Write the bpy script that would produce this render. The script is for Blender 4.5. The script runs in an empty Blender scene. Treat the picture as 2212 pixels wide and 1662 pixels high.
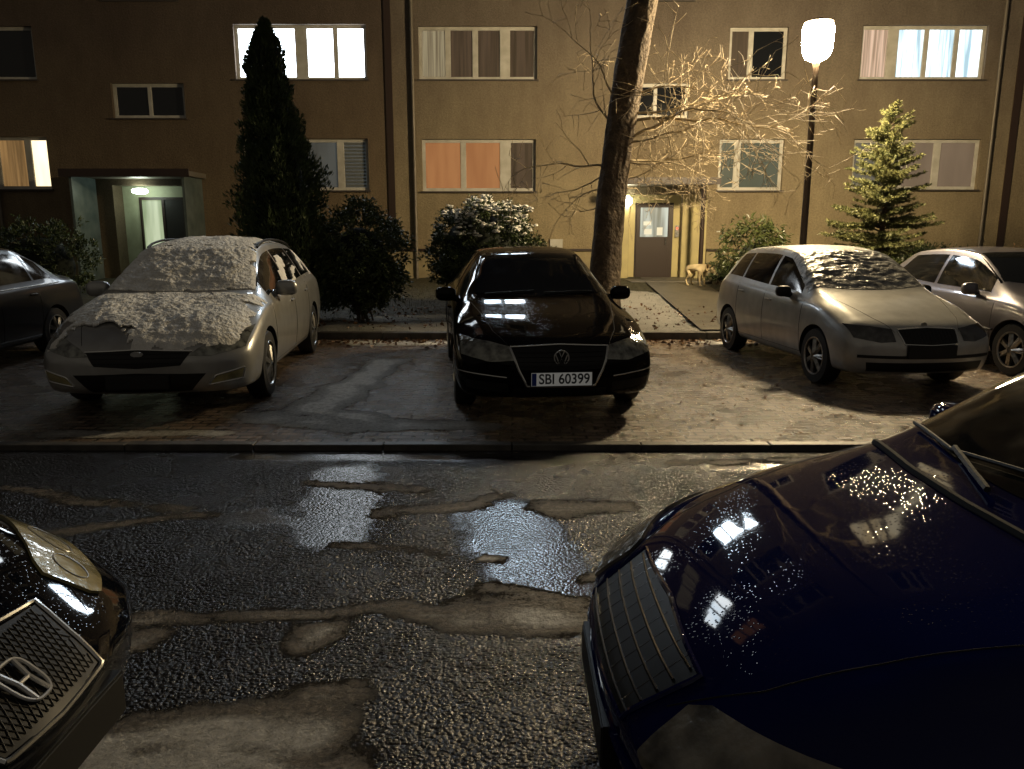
import bpy, bmesh, math, random
import numpy as np
from mathutils import Vector, Matrix, noise
from mathutils.bvhtree import BVHTree
random.seed(7); rng=np.random.default_rng(7)
sc=bpy.context.scene; colc=sc.collection
sc.view_settings.view_transform='Standard'
rad=math.radians
# ------------------------------------------------------------ helpers
class MB:
    def __init__(s): s.v=[];s.f=[];s.m=[]
    def add(s,vs,fs,mi=0):
        n=len(s.v); s.v+= [tuple(p) for p in vs]
        for f in fs: s.f.append(tuple(i+n for i in f)); s.m.append(mi)
    def box(s,x0,x1,y0,y1,z0,z1,mi=0):
        s.add([(x0,y0,z0),(x1,y0,z0),(x1,y1,z0),(x0,y1,z0),(x0,y0,z1),(x1,y0,z1),(x1,y1,z1),(x0,y1,z1)],
              [(0,3,2,1),(4,5,6,7),(0,1,5,4),(1,2,6,5),(2,3,7,6),(3,0,4,7)],mi)
    def tube(s,pts,rads,n=6,mi=0,closed=False):
        P=[Vector(p) for p in pts]
        if not hasattr(rads,'__len__'): rads=[rads]*len(P)
        vs=[];fs=[];N=len(P);prev=None
        for i,p in enumerate(P):
            if closed: t=P[(i+1)%N]-P[i-1]
            else: t=P[min(i+1,N-1)]-P[max(i-1,0)]
            if t.length<1e-9: t=Vector((0,0,1))
            t.normalize()
            if prev is None:
                a=Vector((0,0,1)) if abs(t.z)<.9 else Vector((1,0,0))
                u=t.cross(a).normalized()
            else:
                u=(prev-t*prev.dot(t)); 
                u=u.normalized() if u.length>1e-6 else t.orthogonal().normalized()
            prev=u; w=t.cross(u)
            for k in range(n):
                a=2*math.pi*k/n; vs.append(p+(u*math.cos(a)+w*math.sin(a))*rads[i])
        for i in range(N if closed else N-1):
            j=(i+1)%N
            for k in range(n):
                fs.append((i*n+k,i*n+(k+1)%n,j*n+(k+1)%n,j*n+k))
        if not closed:
            fs.append(tuple(range(n-1,-1,-1))); fs.append(tuple((N-1)*n+k for k in range(n)))
        s.add(vs,fs,mi)
    def lathe(s,prof,axis='z',n=24,c=(0,0,0),mi=0,sx=1,sy=1):
        vs=[];fs=[]
        for (r,h) in prof:
            for k in range(n):
                a=2*math.pi*k/n; p=(r*math.cos(a)*sx,r*math.sin(a)*sy,h)
                if axis=='x': p=(h,p[0],p[1])
                if axis=='y': p=(p[0],h,p[1])
                vs.append((p[0]+c[0],p[1]+c[1],p[2]+c[2]))
        m=len(prof)
        for i in range(m-1):
            for k in range(n): fs.append((i*n+k,i*n+(k+1)%n,(i+1)*n+(k+1)%n,(i+1)*n+k))
        fs.append(tuple(range(n-1,-1,-1))); fs.append(tuple((m-1)*n+k for k in range(n)))
        s.add(vs,fs,mi)
    def sell(s,c,r,e=.6,n=16,mi=0):
        f=lambda t:math.copysign(abs(t)**e,t)
        vs=[];fs=[];m=n//2
        for i in range(m+1):
            a=-math.pi/2+math.pi*i/m
            for k in range(n):
                b=2*math.pi*k/n
                vs.append((c[0]+r[0]*f(math.cos(a))*f(math.cos(b)),c[1]+r[1]*f(math.cos(a))*f(math.sin(b)),c[2]+r[2]*f(math.sin(a))))
        for i in range(m):
            for k in range(n): fs.append((i*n+k,i*n+(k+1)%n,(i+1)*n+(k+1)%n,(i+1)*n+k))
        s.add(vs,fs,mi)
    def obj(s,name,mats,parent=None,origin=(0,0,0),loc=None,smooth=False,sharp=None,bevel=0):
        me=bpy.data.meshes.new(name)
        o0=Vector(origin)
        me.from_pydata([(p[0]-o0.x,p[1]-o0.y,p[2]-o0.z) for p in s.v],[],s.f)
        if not isinstance(mats,(list,tuple)): mats=[mats]
        for m in mats: me.materials.append(m)
        me.polygons.foreach_set('material_index',s.m)
        if smooth:
            me.polygons.foreach_set('use_smooth',[True]*len(me.polygons))
            if sharp: me.set_sharp_from_angle(angle=rad(sharp))
        me.update()
        o=bpy.data.objects.new(name,me); colc.objects.link(o)
        if parent: o.parent=parent
        pl=Vector(loc) if loc is not None else (o0-(parent.location if (parent and parent.get('_abs')) else Vector((0,0,0))))
        o.location=pl
        if bevel:
            b=o.modifiers.new('b','BEVEL'); b.width=bevel; b.segments=2; b.limit_method='ANGLE'
        return o
def empty(name,loc=(0,0,0),parent=None,rz=0,abs_=False):
    o=bpy.data.objects.new(name,None); colc.objects.link(o); o.empty_display_size=.2
    o.location=loc; o.rotation_euler=(0,0,rz)
    if parent: o.parent=parent
    if abs_: o['_abs']=1
    return o
def tag(o,label,cat,group=None):
    o['label']=label;o['category']=cat
    if group:o['group']=group
# ------------------------------------------------------------ materials
def nd(nt,t,**k):
    n=nt.nodes.new(t)
    for a,b in k.items(): setattr(n,a,b)
    return n
def pmat(name,base,rough=.5,metal=0,coat=0,emis=None,es=0,bump=None,var=None,rvar=None,drops=None,spec=None,cior=None):
    m=bpy.data.materials.new(name);m.use_nodes=True;nt=m.node_tree;b=nt.nodes['Principled BSDF']
    b.inputs['Base Color'].default_value=(*base,1);b.inputs['Roughness'].default_value=rough;b.inputs['Metallic'].default_value=metal
    b.inputs['Coat Weight'].default_value=coat;b.inputs['Coat Roughness'].default_value=.04
    if cior:b.inputs['Coat IOR'].default_value=cior
    if spec is not None:b.inputs['Specular IOR Level'].default_value=spec
    if emis: b.inputs['Emission Color'].default_value=(*emis,1);b.inputs['Emission Strength'].default_value=es
    tc=nd(nt,'ShaderNodeTexCoord')
    if var:
        n=nd(nt,'ShaderNodeTexNoise');n.inputs['Scale'].default_value=var[0];n.inputs['Detail'].default_value=6
        nt.links.new(tc.outputs['Object'],n.inputs['Vector'])
        r=nd(nt,'ShaderNodeValToRGB');r.color_ramp.elements[0].position=.35;r.color_ramp.elements[1].position=.65
        r.color_ramp.elements[0].color=(*base,1);r.color_ramp.elements[1].color=(*var[1],1)
        nt.links.new(n.outputs['Fac'],r.inputs['Fac']);nt.links.new(r.outputs['Color'],b.inputs['Base Color'])
    if rvar:
        n=nd(nt,'ShaderNodeTexNoise');n.inputs['Scale'].default_value=rvar[0];n.inputs['Detail'].default_value=5
        nt.links.new(tc.outputs['Object'],n.inputs['Vector'])
        r=nd(nt,'ShaderNodeMapRange');r.inputs['From Min'].default_value=.35;r.inputs['From Max'].default_value=.65
        r.inputs['To Min'].default_value=rvar[1];r.inputs['To Max'].default_value=rvar[2]
        nt.links.new(n.outputs['Fac'],r.inputs['Value']);nt.links.new(r.outputs['Result'],b.inputs['Roughness'])
    last=None
    if bump:
        n=nd(nt,'ShaderNodeTexNoise');n.inputs['Scale'].default_value=bump[0];n.inputs['Detail'].default_value=5
        nt.links.new(tc.outputs['Object'],n.inputs['Vector'])
        bp=nd(nt,'ShaderNodeBump');bp.inputs['Strength'].default_value=bump[1];bp.inputs['Distance'].default_value=bump[2]
        nt.links.new(n.outputs['Fac'],bp.inputs['Height']);last=bp
    if drops:
        v=nd(nt,'ShaderNodeTexVoronoi');v.inputs['Scale'].default_value=drops[0]
        nt.links.new(tc.outputs['Object'],v.inputs['Vector'])
        r=nd(nt,'ShaderNodeMapRange');r.interpolation_type='SMOOTHSTEP';r.inputs['From Min'].default_value=.05;r.inputs['From Max'].default_value=.28
        r.inputs['To Min'].default_value=1;r.inputs['To Max'].default_value=0
        nt.links.new(v.outputs['Distance'],r.inputs['Value'])
        n=nd(nt,'ShaderNodeTexNoise');n.inputs['Scale'].default_value=4;n.inputs['Detail'].default_value=4;nt.links.new(tc.outputs['Object'],n.inputs['Vector'])
        r2=nd(nt,'ShaderNodeMapRange');r2.inputs['From Min'].default_value=.42;r2.inputs['From Max'].default_value=.6;nt.links.new(n.outputs['Fac'],r2.inputs['Value'])
        mu=nd(nt,'ShaderNodeMath',operation='MULTIPLY');nt.links.new(r.outputs['Result'],mu.inputs[0]);nt.links.new(r2.outputs['Result'],mu.inputs[1])
        bp=nd(nt,'ShaderNodeBump');bp.inputs['Strength'].default_value=drops[1];bp.inputs['Distance'].default_value=.0015
        nt.links.new(mu.outputs[0],bp.inputs['Height'])
        if last: nt.links.new(last.outputs['Normal'],bp.inputs['Normal'])
        last=bp
    if last:
        nt.links.new(last.outputs['Normal'],b.inputs['Normal'])
        if coat: nt.links.new(last.outputs['Normal'],b.inputs['Coat Normal'])
    return m
def curtain(name,c1,c2,es,scale=9,base=(.1,.1,.1)):
    m=pmat(name,base,.25);nt=m.node_tree;b=nt.nodes['Principled BSDF']
    tc=nd(nt,'ShaderNodeTexCoord');mp=nd(nt,'ShaderNodeMapping');mp.inputs['Scale'].default_value=(scale,1,.35)
    nt.links.new(tc.outputs['Object'],mp.inputs['Vector'])
    n=nd(nt,'ShaderNodeTexNoise');n.inputs['Scale'].default_value=1.3;n.inputs['Detail'].default_value=3
    nt.links.new(mp.outputs['Vector'],n.inputs['Vector'])
    r=nd(nt,'ShaderNodeValToRGB');r.color_ramp.elements[0].position=.35;r.color_ramp.elements[1].position=.62
    r.color_ramp.elements[0].color=(*c1,1);r.color_ramp.elements[1].color=(*c2,1)
    nt.links.new(n.outputs['Fac'],r.inputs['Fac']);nt.links.new(r.outputs['Color'],b.inputs['Emission Color'])
    b.inputs['Emission Strength'].default_value=es
    if es*max(c2)<1.2: m.cycles.emission_sampling='NONE'
    return m
M={}
M['black']=pmat('black_plastic',(.010,.010,.010),.45,spec=.3)
M['void']=pmat('wheel_arch_liner',(.006,.006,.006),.9)
M['glass']=pmat('car_glass',(.006,.007,.008),.06,spec=.5,rvar=(6,.03,.12))
M['chrome']=pmat('chrome',(.65,.65,.63),.2,.9)
M['emblem']=pmat('emblem_metal',(.48,.48,.48),.35,.4)
M['rubber']=pmat('rubber',(.012,.012,.012),.6,bump=(60,.3,.005))
M['rim']=pmat('alloy_rim',(.45,.45,.44),.3,.9,var=(20,(.25,.24,.22)))
M['lamp_glass']=pmat('headlight_glass',(.34,.35,.31),.1,.4,coat=1,var=(14,(.08,.08,.07)),bump=(18,.4,.02))
M['lamp_glass_yellow']=pmat('yellowed_headlight',(.50,.43,.19),.2,.05,coat=1,var=(6,(.17,.15,.07)),bump=(10,.3,.02))
M['lamp_dark']=pmat('dark_headlight',(.09,.09,.09),.1,.5,coat=1,var=(14,(.02,.02,.02)))
M['lamp_grey']=pmat('dull_headlight',(.34,.30,.23),.25,.05,coat=.9,var=(7,(.06,.055,.045)),bump=(16,.5,.02))
M['red']=pmat('tail_light',(.25,.01,.01),.1,coat=1)
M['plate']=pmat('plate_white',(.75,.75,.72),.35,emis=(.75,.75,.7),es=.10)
M['plate_dark']=pmat('plate_dark',(.008,.008,.008),.6)
M['blue']=pmat('plate_blue',(.02,.05,.3),.4)
M['ink']=pmat('ink_black',(.01,.01,.01),.5)
M['snow']=pmat('snow',(.88,.87,.83),.55,bump=(26,.9,.03),var=(9,(.72,.70,.65)))
M['frost']=pmat('thin_frost',(.6,.6,.57),.5,bump=(60,.5,.008),var=(20,(.42,.42,.40)))
M['cover']=pmat('frost_cover',(.42,.42,.40),.3,.4,bump=(11,.9,.04),var=(14,(.16,.16,.16)))
# ------------------------------------------------------------ car tools
def pchip(xs,ys):
    xs=np.array(xs,float);ys=np.array(ys,float);h=np.diff(xs);d=np.diff(ys)/h
    m=np.zeros(len(xs));m[0]=d[0];m[-1]=d[-1]
    for i in range(1,len(xs)-1):
        if d[i-1]*d[i]>0:
            w1=2*h[i]+h[i-1];w2=h[i]+2*h[i-1];m[i]=(w1+w2)/(w1/d[i-1]+w2/d[i])
    def f(x):
        x=np.clip(x,xs[0],xs[-1]);i=np.clip(np.searchsorted(xs,x,side='right')-1,0,len(h)-1)
        t=(x-xs[i])/h[i]
        return ys[i]*(1+2*t)*(1-t)**2+h[i]*m[i]*t*(1-t)**2+ys[i+1]*t*t*(3-2*t)+h[i]*m[i+1]*t*t*(t-1)
    return f
def kf(keys): return pchip([k[0] for k in keys],[k[1] for k in keys])
class Car:
    def __init__(s,name,label,cat,pos,theta,L,W,top,belt,wr,paint,af,ar,R=.315,zb=.2,plan=.26,group=None,lean=.45,z=.04,z0=.55,wfront=(.86,.92,.96,.99)):
        s.L=L;s.W=W;s.hw=W/2;s.top=kf(top);s.belt=kf(belt);s.wrf=kf(wr);s.R=R;s.paint=paint
        s.zb=kf([(0,zb+.06),(.08,zb+.01),(.4,zb),(L-.5,zb),(L-.08,zb+.05),(L,zb+.12)])
        a,b,c_,d=wfront
        s.wf=kf([(0,a),(.03,b),(.1,c_),(.35,d),(.8,1),(L-.8,1),(L-.3,.985),(L-.08,.95),(L-.02,.9),(L,.84)])
        s.plan=plan;s.lean=lean;s.z0=z0;s.fl=.8 if lean<.6 else 1.05
        s.root=empty(name,(pos[0],pos[1],z),rz=rad(theta));tag(s.root,label,cat,group)
        s.build();
        s.cut([af,ar]);s.wheels(af,ar)
    def section(s,y):
        w=s.hw*s.wf(y);zb=s.zb(y);be=s.belt(y);tp=max(s.top(y),be+.02);h=tp-be;B=be-zb;wr=s.wrf(y)*s.hw*s.wf(y)
        P=np.array([(0,zb),(.8*w,zb),(.94*w,zb+.07*B),(.985*w,zb+.28*B),(w,zb+.55*B),(.988*w,zb+.8*B),(.962*w,zb+.95*B),
            (.925*w,be+.03*h),((.925*w+wr)/2+.012,be+.45*h),(wr+.005,be+.84*h),(wr*.93,be+.93*h),(.55*wr,tp-.02*h),(0,tp)])
        c=np.concatenate([[0],np.cumsum(np.maximum(np.hypot(*np.diff(P,axis=0).T),1e-4))])
        fx=pchip(c,P[:,0]);fz=pchip(c,P[:,1])
        t=np.concatenate([np.linspace(c[i],c[i+1],5)[:-1] for i in range(len(c)-1)]+[[c[-1]]])
        return np.stack([fx(t),fz(t)],1)
    def deform(s,x,y,z):
        L=s.L
        fa=max(0,1-y/s.fl)**1.3; fb=max(0,1-(L-y)/.7)**1.3
        pl=s.plan*(abs(x)/s.hw)**2.6
        ln=min(max(0,z-s.z0),.28)*s.lean+max(0,.38-z)*.2
        ln2=max(0,z-.6)*.2+max(0,.38-z)*.3
        return (x,y+fa*(pl+ln)-fb*(pl*.7+ln2),z)
    def build(s):
        L=s.L;t=np.linspace(0,1,112);ys=L*((.5-.5*np.cos(np.pi*t))*.45+t*.55)
        rings=[]
        def ring(sec,y,sc_=1):
            zc=(sec[0,1]+sec[-1,1])/2
            r=[(sc_*a,y,zc+sc_*(b-zc)) for a,b in sec]
            return r+[(-p[0],p[1],p[2]) for p in r[-2:0:-1]]
        s0=s.section(0);s1=s.section(L)
        for k in (.2,.45,.7,.88,.96): rings.append(ring(s0,-.018*(1-k**4),k))
        for y in ys: rings.append(ring(s.section(y),y))
        for k in (.96,.88,.7,.45,.2): rings.append(ring(s1,L+.018*(1-k**4),k))
        n=len(rings[0]);vs=[s.deform(*p) for r in rings for p in r]
        zc=(s0[0,1]+s0[-1,1])/2;vs.append(s.deform(0,-.018,zc));zc1=(s1[0,1]+s1[-1,1])/2;vs.append(s.deform(0,L+.018,zc1))
        fs=[]
        for i in range(len(rings)-1):
            for k in range(n): fs.append((i*n+k,(i+1)*n+k,(i+1)*n+(k+1)%n,i*n+(k+1)%n))
        a=len(vs)-2
        for k in range(n):
            fs.append((a,k,(k+1)%n)); b=(len(rings)-1)*n; fs.append((a+1,b+(k+1)%n,b+k))
        s.vs=vs;s.fs=fs
        s.bvh=BVHTree.FromPolygons([Vector(v) for v in vs],fs)
    def cut(s,ax):
        me=bpy.data.meshes.new('body');me.from_pydata([(v[0],v[1]-s.L/2,v[2]) for v in s.vs],[],s.fs)
        me.materials.append(s.paint);me.materials.append(M['void'])
        bm=bmesh.new();bm.from_mesh(me);bmesh.ops.recalc_face_normals(bm,faces=bm.faces);bm.to_mesh(me);bm.free()
        o=bpy.data.objects.new('body',me);colc.objects.link(o)
        mb=MB()
        for a in ax:
            for sg in (1,-1):
                x0,x1=sorted((sg*s.hw*.62,sg*s.hw*1.3))
                mb.lathe([(s.R+.045,x0),(s.R+.045,x1)],'x',40,(0,a-s.L/2,s.R))
        c=mb.obj('cutter',[s.paint,M['void']]);
        for p in c.data.polygons:p.material_index=1
        bm=bmesh.new();bm.from_mesh(c.data);bmesh.ops.recalc_face_normals(bm,faces=bm.faces);bm.to_mesh(c.data);bm.free()
        m=o.modifiers.new('x','BOOLEAN');m.operation='DIFFERENCE';m.object=c;m.solver='EXACT'
        dg=bpy.context.evaluated_depsgraph_get();dg.update()
        nm=bpy.data.meshes.new_from_object(o.evaluated_get(dg))
        o.modifiers.clear();o.data=nm;nm.name='body'
        bpy.data.objects.remove(c)
        nm.polygons.foreach_set('use_smooth',[True]*len(nm.polygons));nm.set_sharp_from_angle(angle=rad(38))
        o.parent=s.root;s.body=o
    def hit(s,mode,a,b):
        if mode=='front':o,d=(a,-2,b),(0,1,0)
        elif mode=='rear':o,d=(a,s.L+2,b),(0,-1,0)
        elif mode=='L':o,d=(3,a,b),(-1,0,0)
        elif mode=='R':o,d=(-3,a,b),(1,0,0)
        else:o,d=(a,b,4),(0,0,-1)
        p,n,i,_=s.bvh.ray_cast(Vector(o),Vector(d))
        if p is None: return None,None
        if n.dot(Vector(d))>0:n=-n
        return p,n
    def part(s,mb,name,mats,parent=None,smooth=True,sharp=40,**k):
        o=mb.obj(name,mats,loc=(0,0,0),origin=(0,s.L/2,0),smooth=smooth,sharp=sharp,**k);o.parent=parent or s.root
        return o
    def patch(s,name,mode,bot,top,mat,nu=16,nv=8,off=.005,skirt=.012,nf=None,keep=None,mb=None,make=True):
        def rs(P,t):
            P=np.array(P,float);c=np.concatenate([[0],np.cumsum(np.hypot(*np.diff(P,axis=0).T)+1e-6)]);c/=c[-1]
            return np.interp(t,c,P[:,0]),np.interp(t,c,P[:,1])
        t=np.linspace(0,1,nu+1);bx,bz=rs(bot,t);tx,tz=rs(top,t)
        mb=mb or MB();vs=[];idx={};k=0;nrm=[]
        for j in range(nv+1):
            f=j/nv
            for i in range(nu+1):
                a=bx[i]*(1-f)+tx[i]*f;b=bz[i]*(1-f)+tz[i]*f
                p,n=s.hit(mode,a,b)
                if p is None: idx[i,j]=None;continue
                o=off
                if nf:
                    e=min(i,nu-i)/nu*6;g=min(j,nv-j)/nv*6
                    o=off+nf(a,b,p)*min(1,e,g)
                vs.append(p+n*o);nrm.append(n);idx[i,j]=k;k+=1
        fs=[]
        for j in range(nv):
            for i in range(nu):
                q=[idx[i,j],idx[i+1,j],idx[i+1,j+1],idx[i,j+1]]
                if None in q: continue
                if keep and not keep((i+.5)/nu,(j+.5)/nv,sum((vs[x] for x in q),Vector())/4): continue
                fs.append(tuple(q))
        from collections import Counter
        ec=Counter()
        for q in fs:
            for a in range(4): ec[frozenset((q[a],q[(a+1)%4]))]+=1
        base={}
        for q in list(fs):
            for a in range(4):
                u,v=q[a],q[(a+1)%4]
                if ec[frozenset((u,v))]==1:
                    for w_ in (u,v):
                        if w_ not in base: base[w_]=len(vs);vs.append(vs[w_]-nrm[w_]*(skirt+off));nrm.append(nrm[w_])
                    fs.append((v,u,base[u],base[v]))
        mb.add(vs,fs)
        if make: return s.part(mb,name,mat,sharp=50)
        return mb
    def line(s,mb,mode,pts,r,off=0,n=6,mi=0,sub=14,closed=False):
        P=np.array(pts,float);c=np.concatenate([[0],np.cumsum(np.hypot(*np.diff(P,axis=0).T)+1e-6)]);c/=c[-1]
        t=np.linspace(0,1,max(sub,len(pts)*4));out=[]
        for a,b in zip(np.interp(t,c,P[:,0]),np.interp(t,c,P[:,1])):
            p,nn=s.hit(mode,a,b)
            if p is not None: out.append(p+nn*off)
        if len(out)>1: mb.tube(out,r,n,mi)
    def wheels(s,af,ar,spokes=7):
        R=s.R;t=MB();t.lathe([(.60*R,-.1),(.9*R,-.1),(R,-.075),(R,.075),(.96*R,.095),(.7*R,.1),(.66*R,.085),(.64*R,.03)],'x',36)
        r=MB();r.tube([(.093,.67*R*math.cos(a),.67*R*math.sin(a)) for a in np.linspace(0,2*math.pi,33)[:-1]],.012,6,closed=True)
        for k in range(spokes):
            a=2*math.pi*k/spokes
            for da in (-.1,.1):
                r.tube([(.085,.1*R*math.cos(a),.1*R*math.sin(a)),(.07,.66*R*math.cos(a+da),.66*R*math.sin(a+da))],[.03,.016],5)
        r.sell((.08,0,0),(.02,.2*R,.2*R),.9,12)
        first=None
        for a in (af,ar):
            for sg in (1,-1):
                w=empty('wheel',(sg*(s.hw-.115),a-s.L/2,R),s.root,rz=0 if sg>0 else math.pi)
                if first is None:
                    o1=t.obj('tyre',M['rubber'],loc=(0,0,0),smooth=True,sharp=40);o2=r.obj('rim',M['rim'],loc=(0,0,0),smooth=True,sharp=40);first=(o1,o2)
                else:
                    o1,o2=first[0].copy(),first[1].copy();colc.objects.link(o1);colc.objects.link(o2)
                o1.parent=w;o2.parent=w
    def both(s,name,mode,bot,top,mat,**k):
        out=[s.patch(name,mode,bot,top,mat,**k)]
        f=lambda P:[(-a,b) for a,b in P]
        out.append(s.patch(name,mode,f(bot),f(top),mat,**k))
        return out
    def side_windows(s,spans,rearslope=0):
        for k,(a,b) in enumerate(spans):
            for mode in('L','R'):
                ysb=np.linspace(a,b,10);sh=.05 if k==0 else .0
                yst=np.linspace(a+sh,b-(rearslope if k==len(spans)-1 else 0),10)
                bot=[(y,s.belt(y)+.05*min(1,(s.top(y)-s.belt(y))/.3)+.012) for y in ysb]
                top=[(y,s.belt(y)+.80*(s.top(y)-s.belt(y))) for y in yst]
                s.patch('side_window',mode,bot,top,M['glass'],nu=18,nv=8,off=.003)
    def windscreen(s,y0,y1,xb,xt,c0=.12,c1=.08,name='windscreen',mat=None,**k):
        X=np.linspace(-1,1,13)
        return s.patch(name,'top',[(x*xb,y0+c0*x*x) for x in X],[(x*xt,y1+c1*x*x) for x in X],mat or M['glass'],nu=k.pop('nu',24),nv=k.pop('nv',12),off=.003,**k)
    def mirrors(s,y,z,mat,size=(.11,.07,.075),out=.1):
        for sg in(1,-1):
            mb=MB();x=sg*(s.hw*.93+out)
            mb.sell((x,y,z),size,.7,16);mb.tube([(sg*s.hw*.88,y+.02,z-.05),(x-sg*.02,y,z-.04)],[.035,.025],8)
            s.part(mb,'wing_mirror',mat)
    def plate(s,z,text=None,w=.52,h=.114,y=None,dark=False):
        if y is None:
            y=min(s.hit('front',0,z+d)[0].y for d in(-.05,0,.05))
        mb=MB();mb.box(-w/2,w/2,y-.018,y+.02,z-h/2,z+h/2)
        mb.box(-w/2-.008,w/2+.008,y-.014,y+.02,z-h/2-.008,z+h/2+.008,1)
        if text:
            mb.box(-w/2+.003,-w/2+.043,y-.020,y-.015,z-h/2+.003,z+h/2-.003,2)
        o=s.part(mb,'number_plate',[M['plate_dark'] if dark else M['plate'],M['black'],M['blue']],smooth=False,bevel=.002)
        if text:
            cu=bpy.data.curves.new('t','FONT');cu.body=text;cu.size=.105;cu.extrude=.0015;cu.offset=.0015;cu.align_x='CENTER';cu.align_y='CENTER'
            to=bpy.data.objects.new('t',cu);colc.objects.link(to)
            dg=bpy.context.evaluated_depsgraph_get();me=bpy.data.meshes.new_from_object(to.evaluated_get(dg));bpy.data.objects.remove(to)
            me.materials.clear();me.materials.append(M['ink'])
            xs=[v.co.x for v in me.vertices];k=(w-.085)/(max(xs)-min(xs))
            for v in me.vertices:v.co.x*=k;v.co.y*=1.15
            t=bpy.data.objects.new('plate_lettering',me);colc.objects.link(t);t.parent=o
            t.rotation_euler=(math.pi/2,0,0);t.location=(.022,y-.0205-s.L/2,z)
        return o
    def gaps(s,doors,hood=None):
        for mode in('L','R'):
            mb=MB()
            for y in doors: s.line(mb,mode,[(y,s.zb(y)+.1),(y,s.belt(y)-.01)],.004,off=-.001,n=5)
            s.line(mb,mode,[(doors[0],s.zb(doors[0])+.1),(doors[-1],s.zb(doors[-1])+.1)],.004,off=-.001,n=5)
            s.part(mb,'panel_gap',M['black'])
        if hood:
            for sg in(1,-1):
                mb=MB();s.line(mb,'top',[(sg*a,b) for a,b in hood],.004,off=-.0022,n=5,sub=60);s.part(mb,'panel_gap',M['void'])
        for mode,sg in(('L',1),('R',-1)):
            for y in doors[1:]:
                z=s.belt(y)-.11;p,n=s.hit(mode,y-.12,z)
                m2=MB();m2.sell((p.x+sg*.012,y-.14,z),(.016,.09,.014),.6,12);s.part(m2,'door_handle',s.paint)
def paint(name,base,metal=.6,rough=.3,drops=.25,dsc=90,var=None,coat=.8,spec=.5,cior=None):
    return pmat(name,base,rough,metal,coat=coat,drops=(dsc,drops),bump=(3,.04,.02),var=var,spec=spec,cior=cior)
# ------------------------------------------------------------ cars
P_silver=paint('silver_paint',(.42,.42,.41),.5,.35,.15,var=(5,(.34,.335,.32)))
P_black=paint('black_paint',(.005,.0045,.005),0,.3,.2,coat=.6,spec=.0,cior=1.30)
P_fabia=paint('pale_silver_paint',(.52,.52,.50),.4,.36,.2,var=(6,(.42,.415,.40)))
P_grey=paint('violet_grey_paint',(.13,.125,.15),.6,.35,.2)
P_left=paint('grey_silver_paint',(.025,.027,.032),.3,.35,.2,coat=.5,spec=.2,cior=1.35)
P_blue=paint('blue_paint',(.003,.006,.055),0,.35,.18,85,coat=1,spec=.0,cior=1.38)
P_dark=paint('dark_navy_paint',(.003,.004,.008),0,.3,.2,80,coat=1,spec=.0,cior=1.38)
CG='cars parked in a row facing the road'
# --- black saloon
c=Car('parked_car','black saloon car with readable number plate on wet paving','car',(.17,8.77),6,4.77,1.80,
 [(0,.56),(.03,.62),(.1,.685),(.35,.77),(1.2,.95),(1.3,.975),(1.75,1.22),(2.15,1.405),(2.75,1.465),(3.2,1.44),(3.75,1.27),(4.1,1.11),(4.3,1.09),(4.66,1.05),(4.74,.95),(4.77,.85)],
 [(0,.52),(.03,.57),(.1,.625),(.35,.69),(1.2,.86),(2.5,.92),(4.0,.965),(4.6,.95),(4.77,.75)],
 [(0,.75),(1.2,.76),(1.5,.72),(2.15,.635),(3.3,.63),(4.1,.7),(4.77,.75)],P_black,.93,3.64,group=CG)
c.windscreen(1.34,2.07,.70,.55);c.side_windows([(1.5,2.42),(2.48,3.3),(3.35,3.8)],.1)
c.windscreen(4.02,3.35,.62,.52,-.1,-.06,name='rear_window')
c.both('headlight','front',[(.40,.55),(.6,.535),(.835,.58)],[(.43,.655),(.6,.69),(.845,.715)],M['lamp_glass'],nu=20,nv=8)
c.patch('grille','front',[(-.36,.475),(0,.465),(.36,.475)],[(-.42,.64),(0,.66),(.42,.64)],M['black'],off=.004)
g=MB()
c.line(g,'front',[(-.425,.645),(-.36,.47),(-.29,.33),(.29,.33),(.36,.47),(.425,.645)],.011,off=.006,sub=50)
c.line(g,'front',[(-.425,.65),(0,.668),(.425,.65)],.009,off=.006,sub=30)
c.part(g,'grille_trim',M['chrome'])
g=MB()
for z in(.505,.54,.575,.61): c.line(g,'front',[(-.37,z),(.37,z)],.004,off=.006,sub=20)
c.part(g,'grille_bars',M['black'])
p,n=c.hit('front',0,.575);e=MB();y=p.y-.028;r=.062
e.tube([(r*math.cos(a),y,.575+r*math.sin(a)) for a in np.linspace(0,2*math.pi,33)[:-1]],.006,6,closed=True)
for pts in([(-.022,.052),(0,.006),(.022,.052)],[(-.05,.026),(-.022,-.05),(0,-.008),(.022,-.05),(.05,.026)]):
    e.tube([(a,y,.575+b) for a,b in pts],.006,6)
e.lathe([(.058,0),(.058,.008)],'y',28,(0,y+.004,.575),1)
c.part(e,'emblem',[M['emblem'],M['black']])
c.plate(.395,'SBI 60399')
c.both('lower_intake','front',[(.45,.27),(.80,.30)],[(.45,.35),(.80,.37)],M['black'])
c.patch('lower_intake','front',[(-.40,.23),(.40,.23)],[(-.40,.31),(.40,.31)],M['black'])
for sg in(1,-1):
    t=MB();c.line(t,'front',[(sg*.46,.405),(sg*.86,.44)],.006,off=.003);c.part(t,'bumper_trim',M['chrome'])
c.mirrors(1.78,.985,P_black);c.gaps([1.32,2.45,3.35],[(.43,.12),(.55,.4),(.70,1.25)])
for a in(-.55,.05):
    w=MB();c.line(w,'top',[(a,1.38),(a+.5,1.42)],.008,off=.015);c.part(w,'wiper',M['black'])
c.both('tail_light','rear',[(.5,.75),(.8,.72)],[(.5,.9),(.78,.9)],M['red'])
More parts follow.
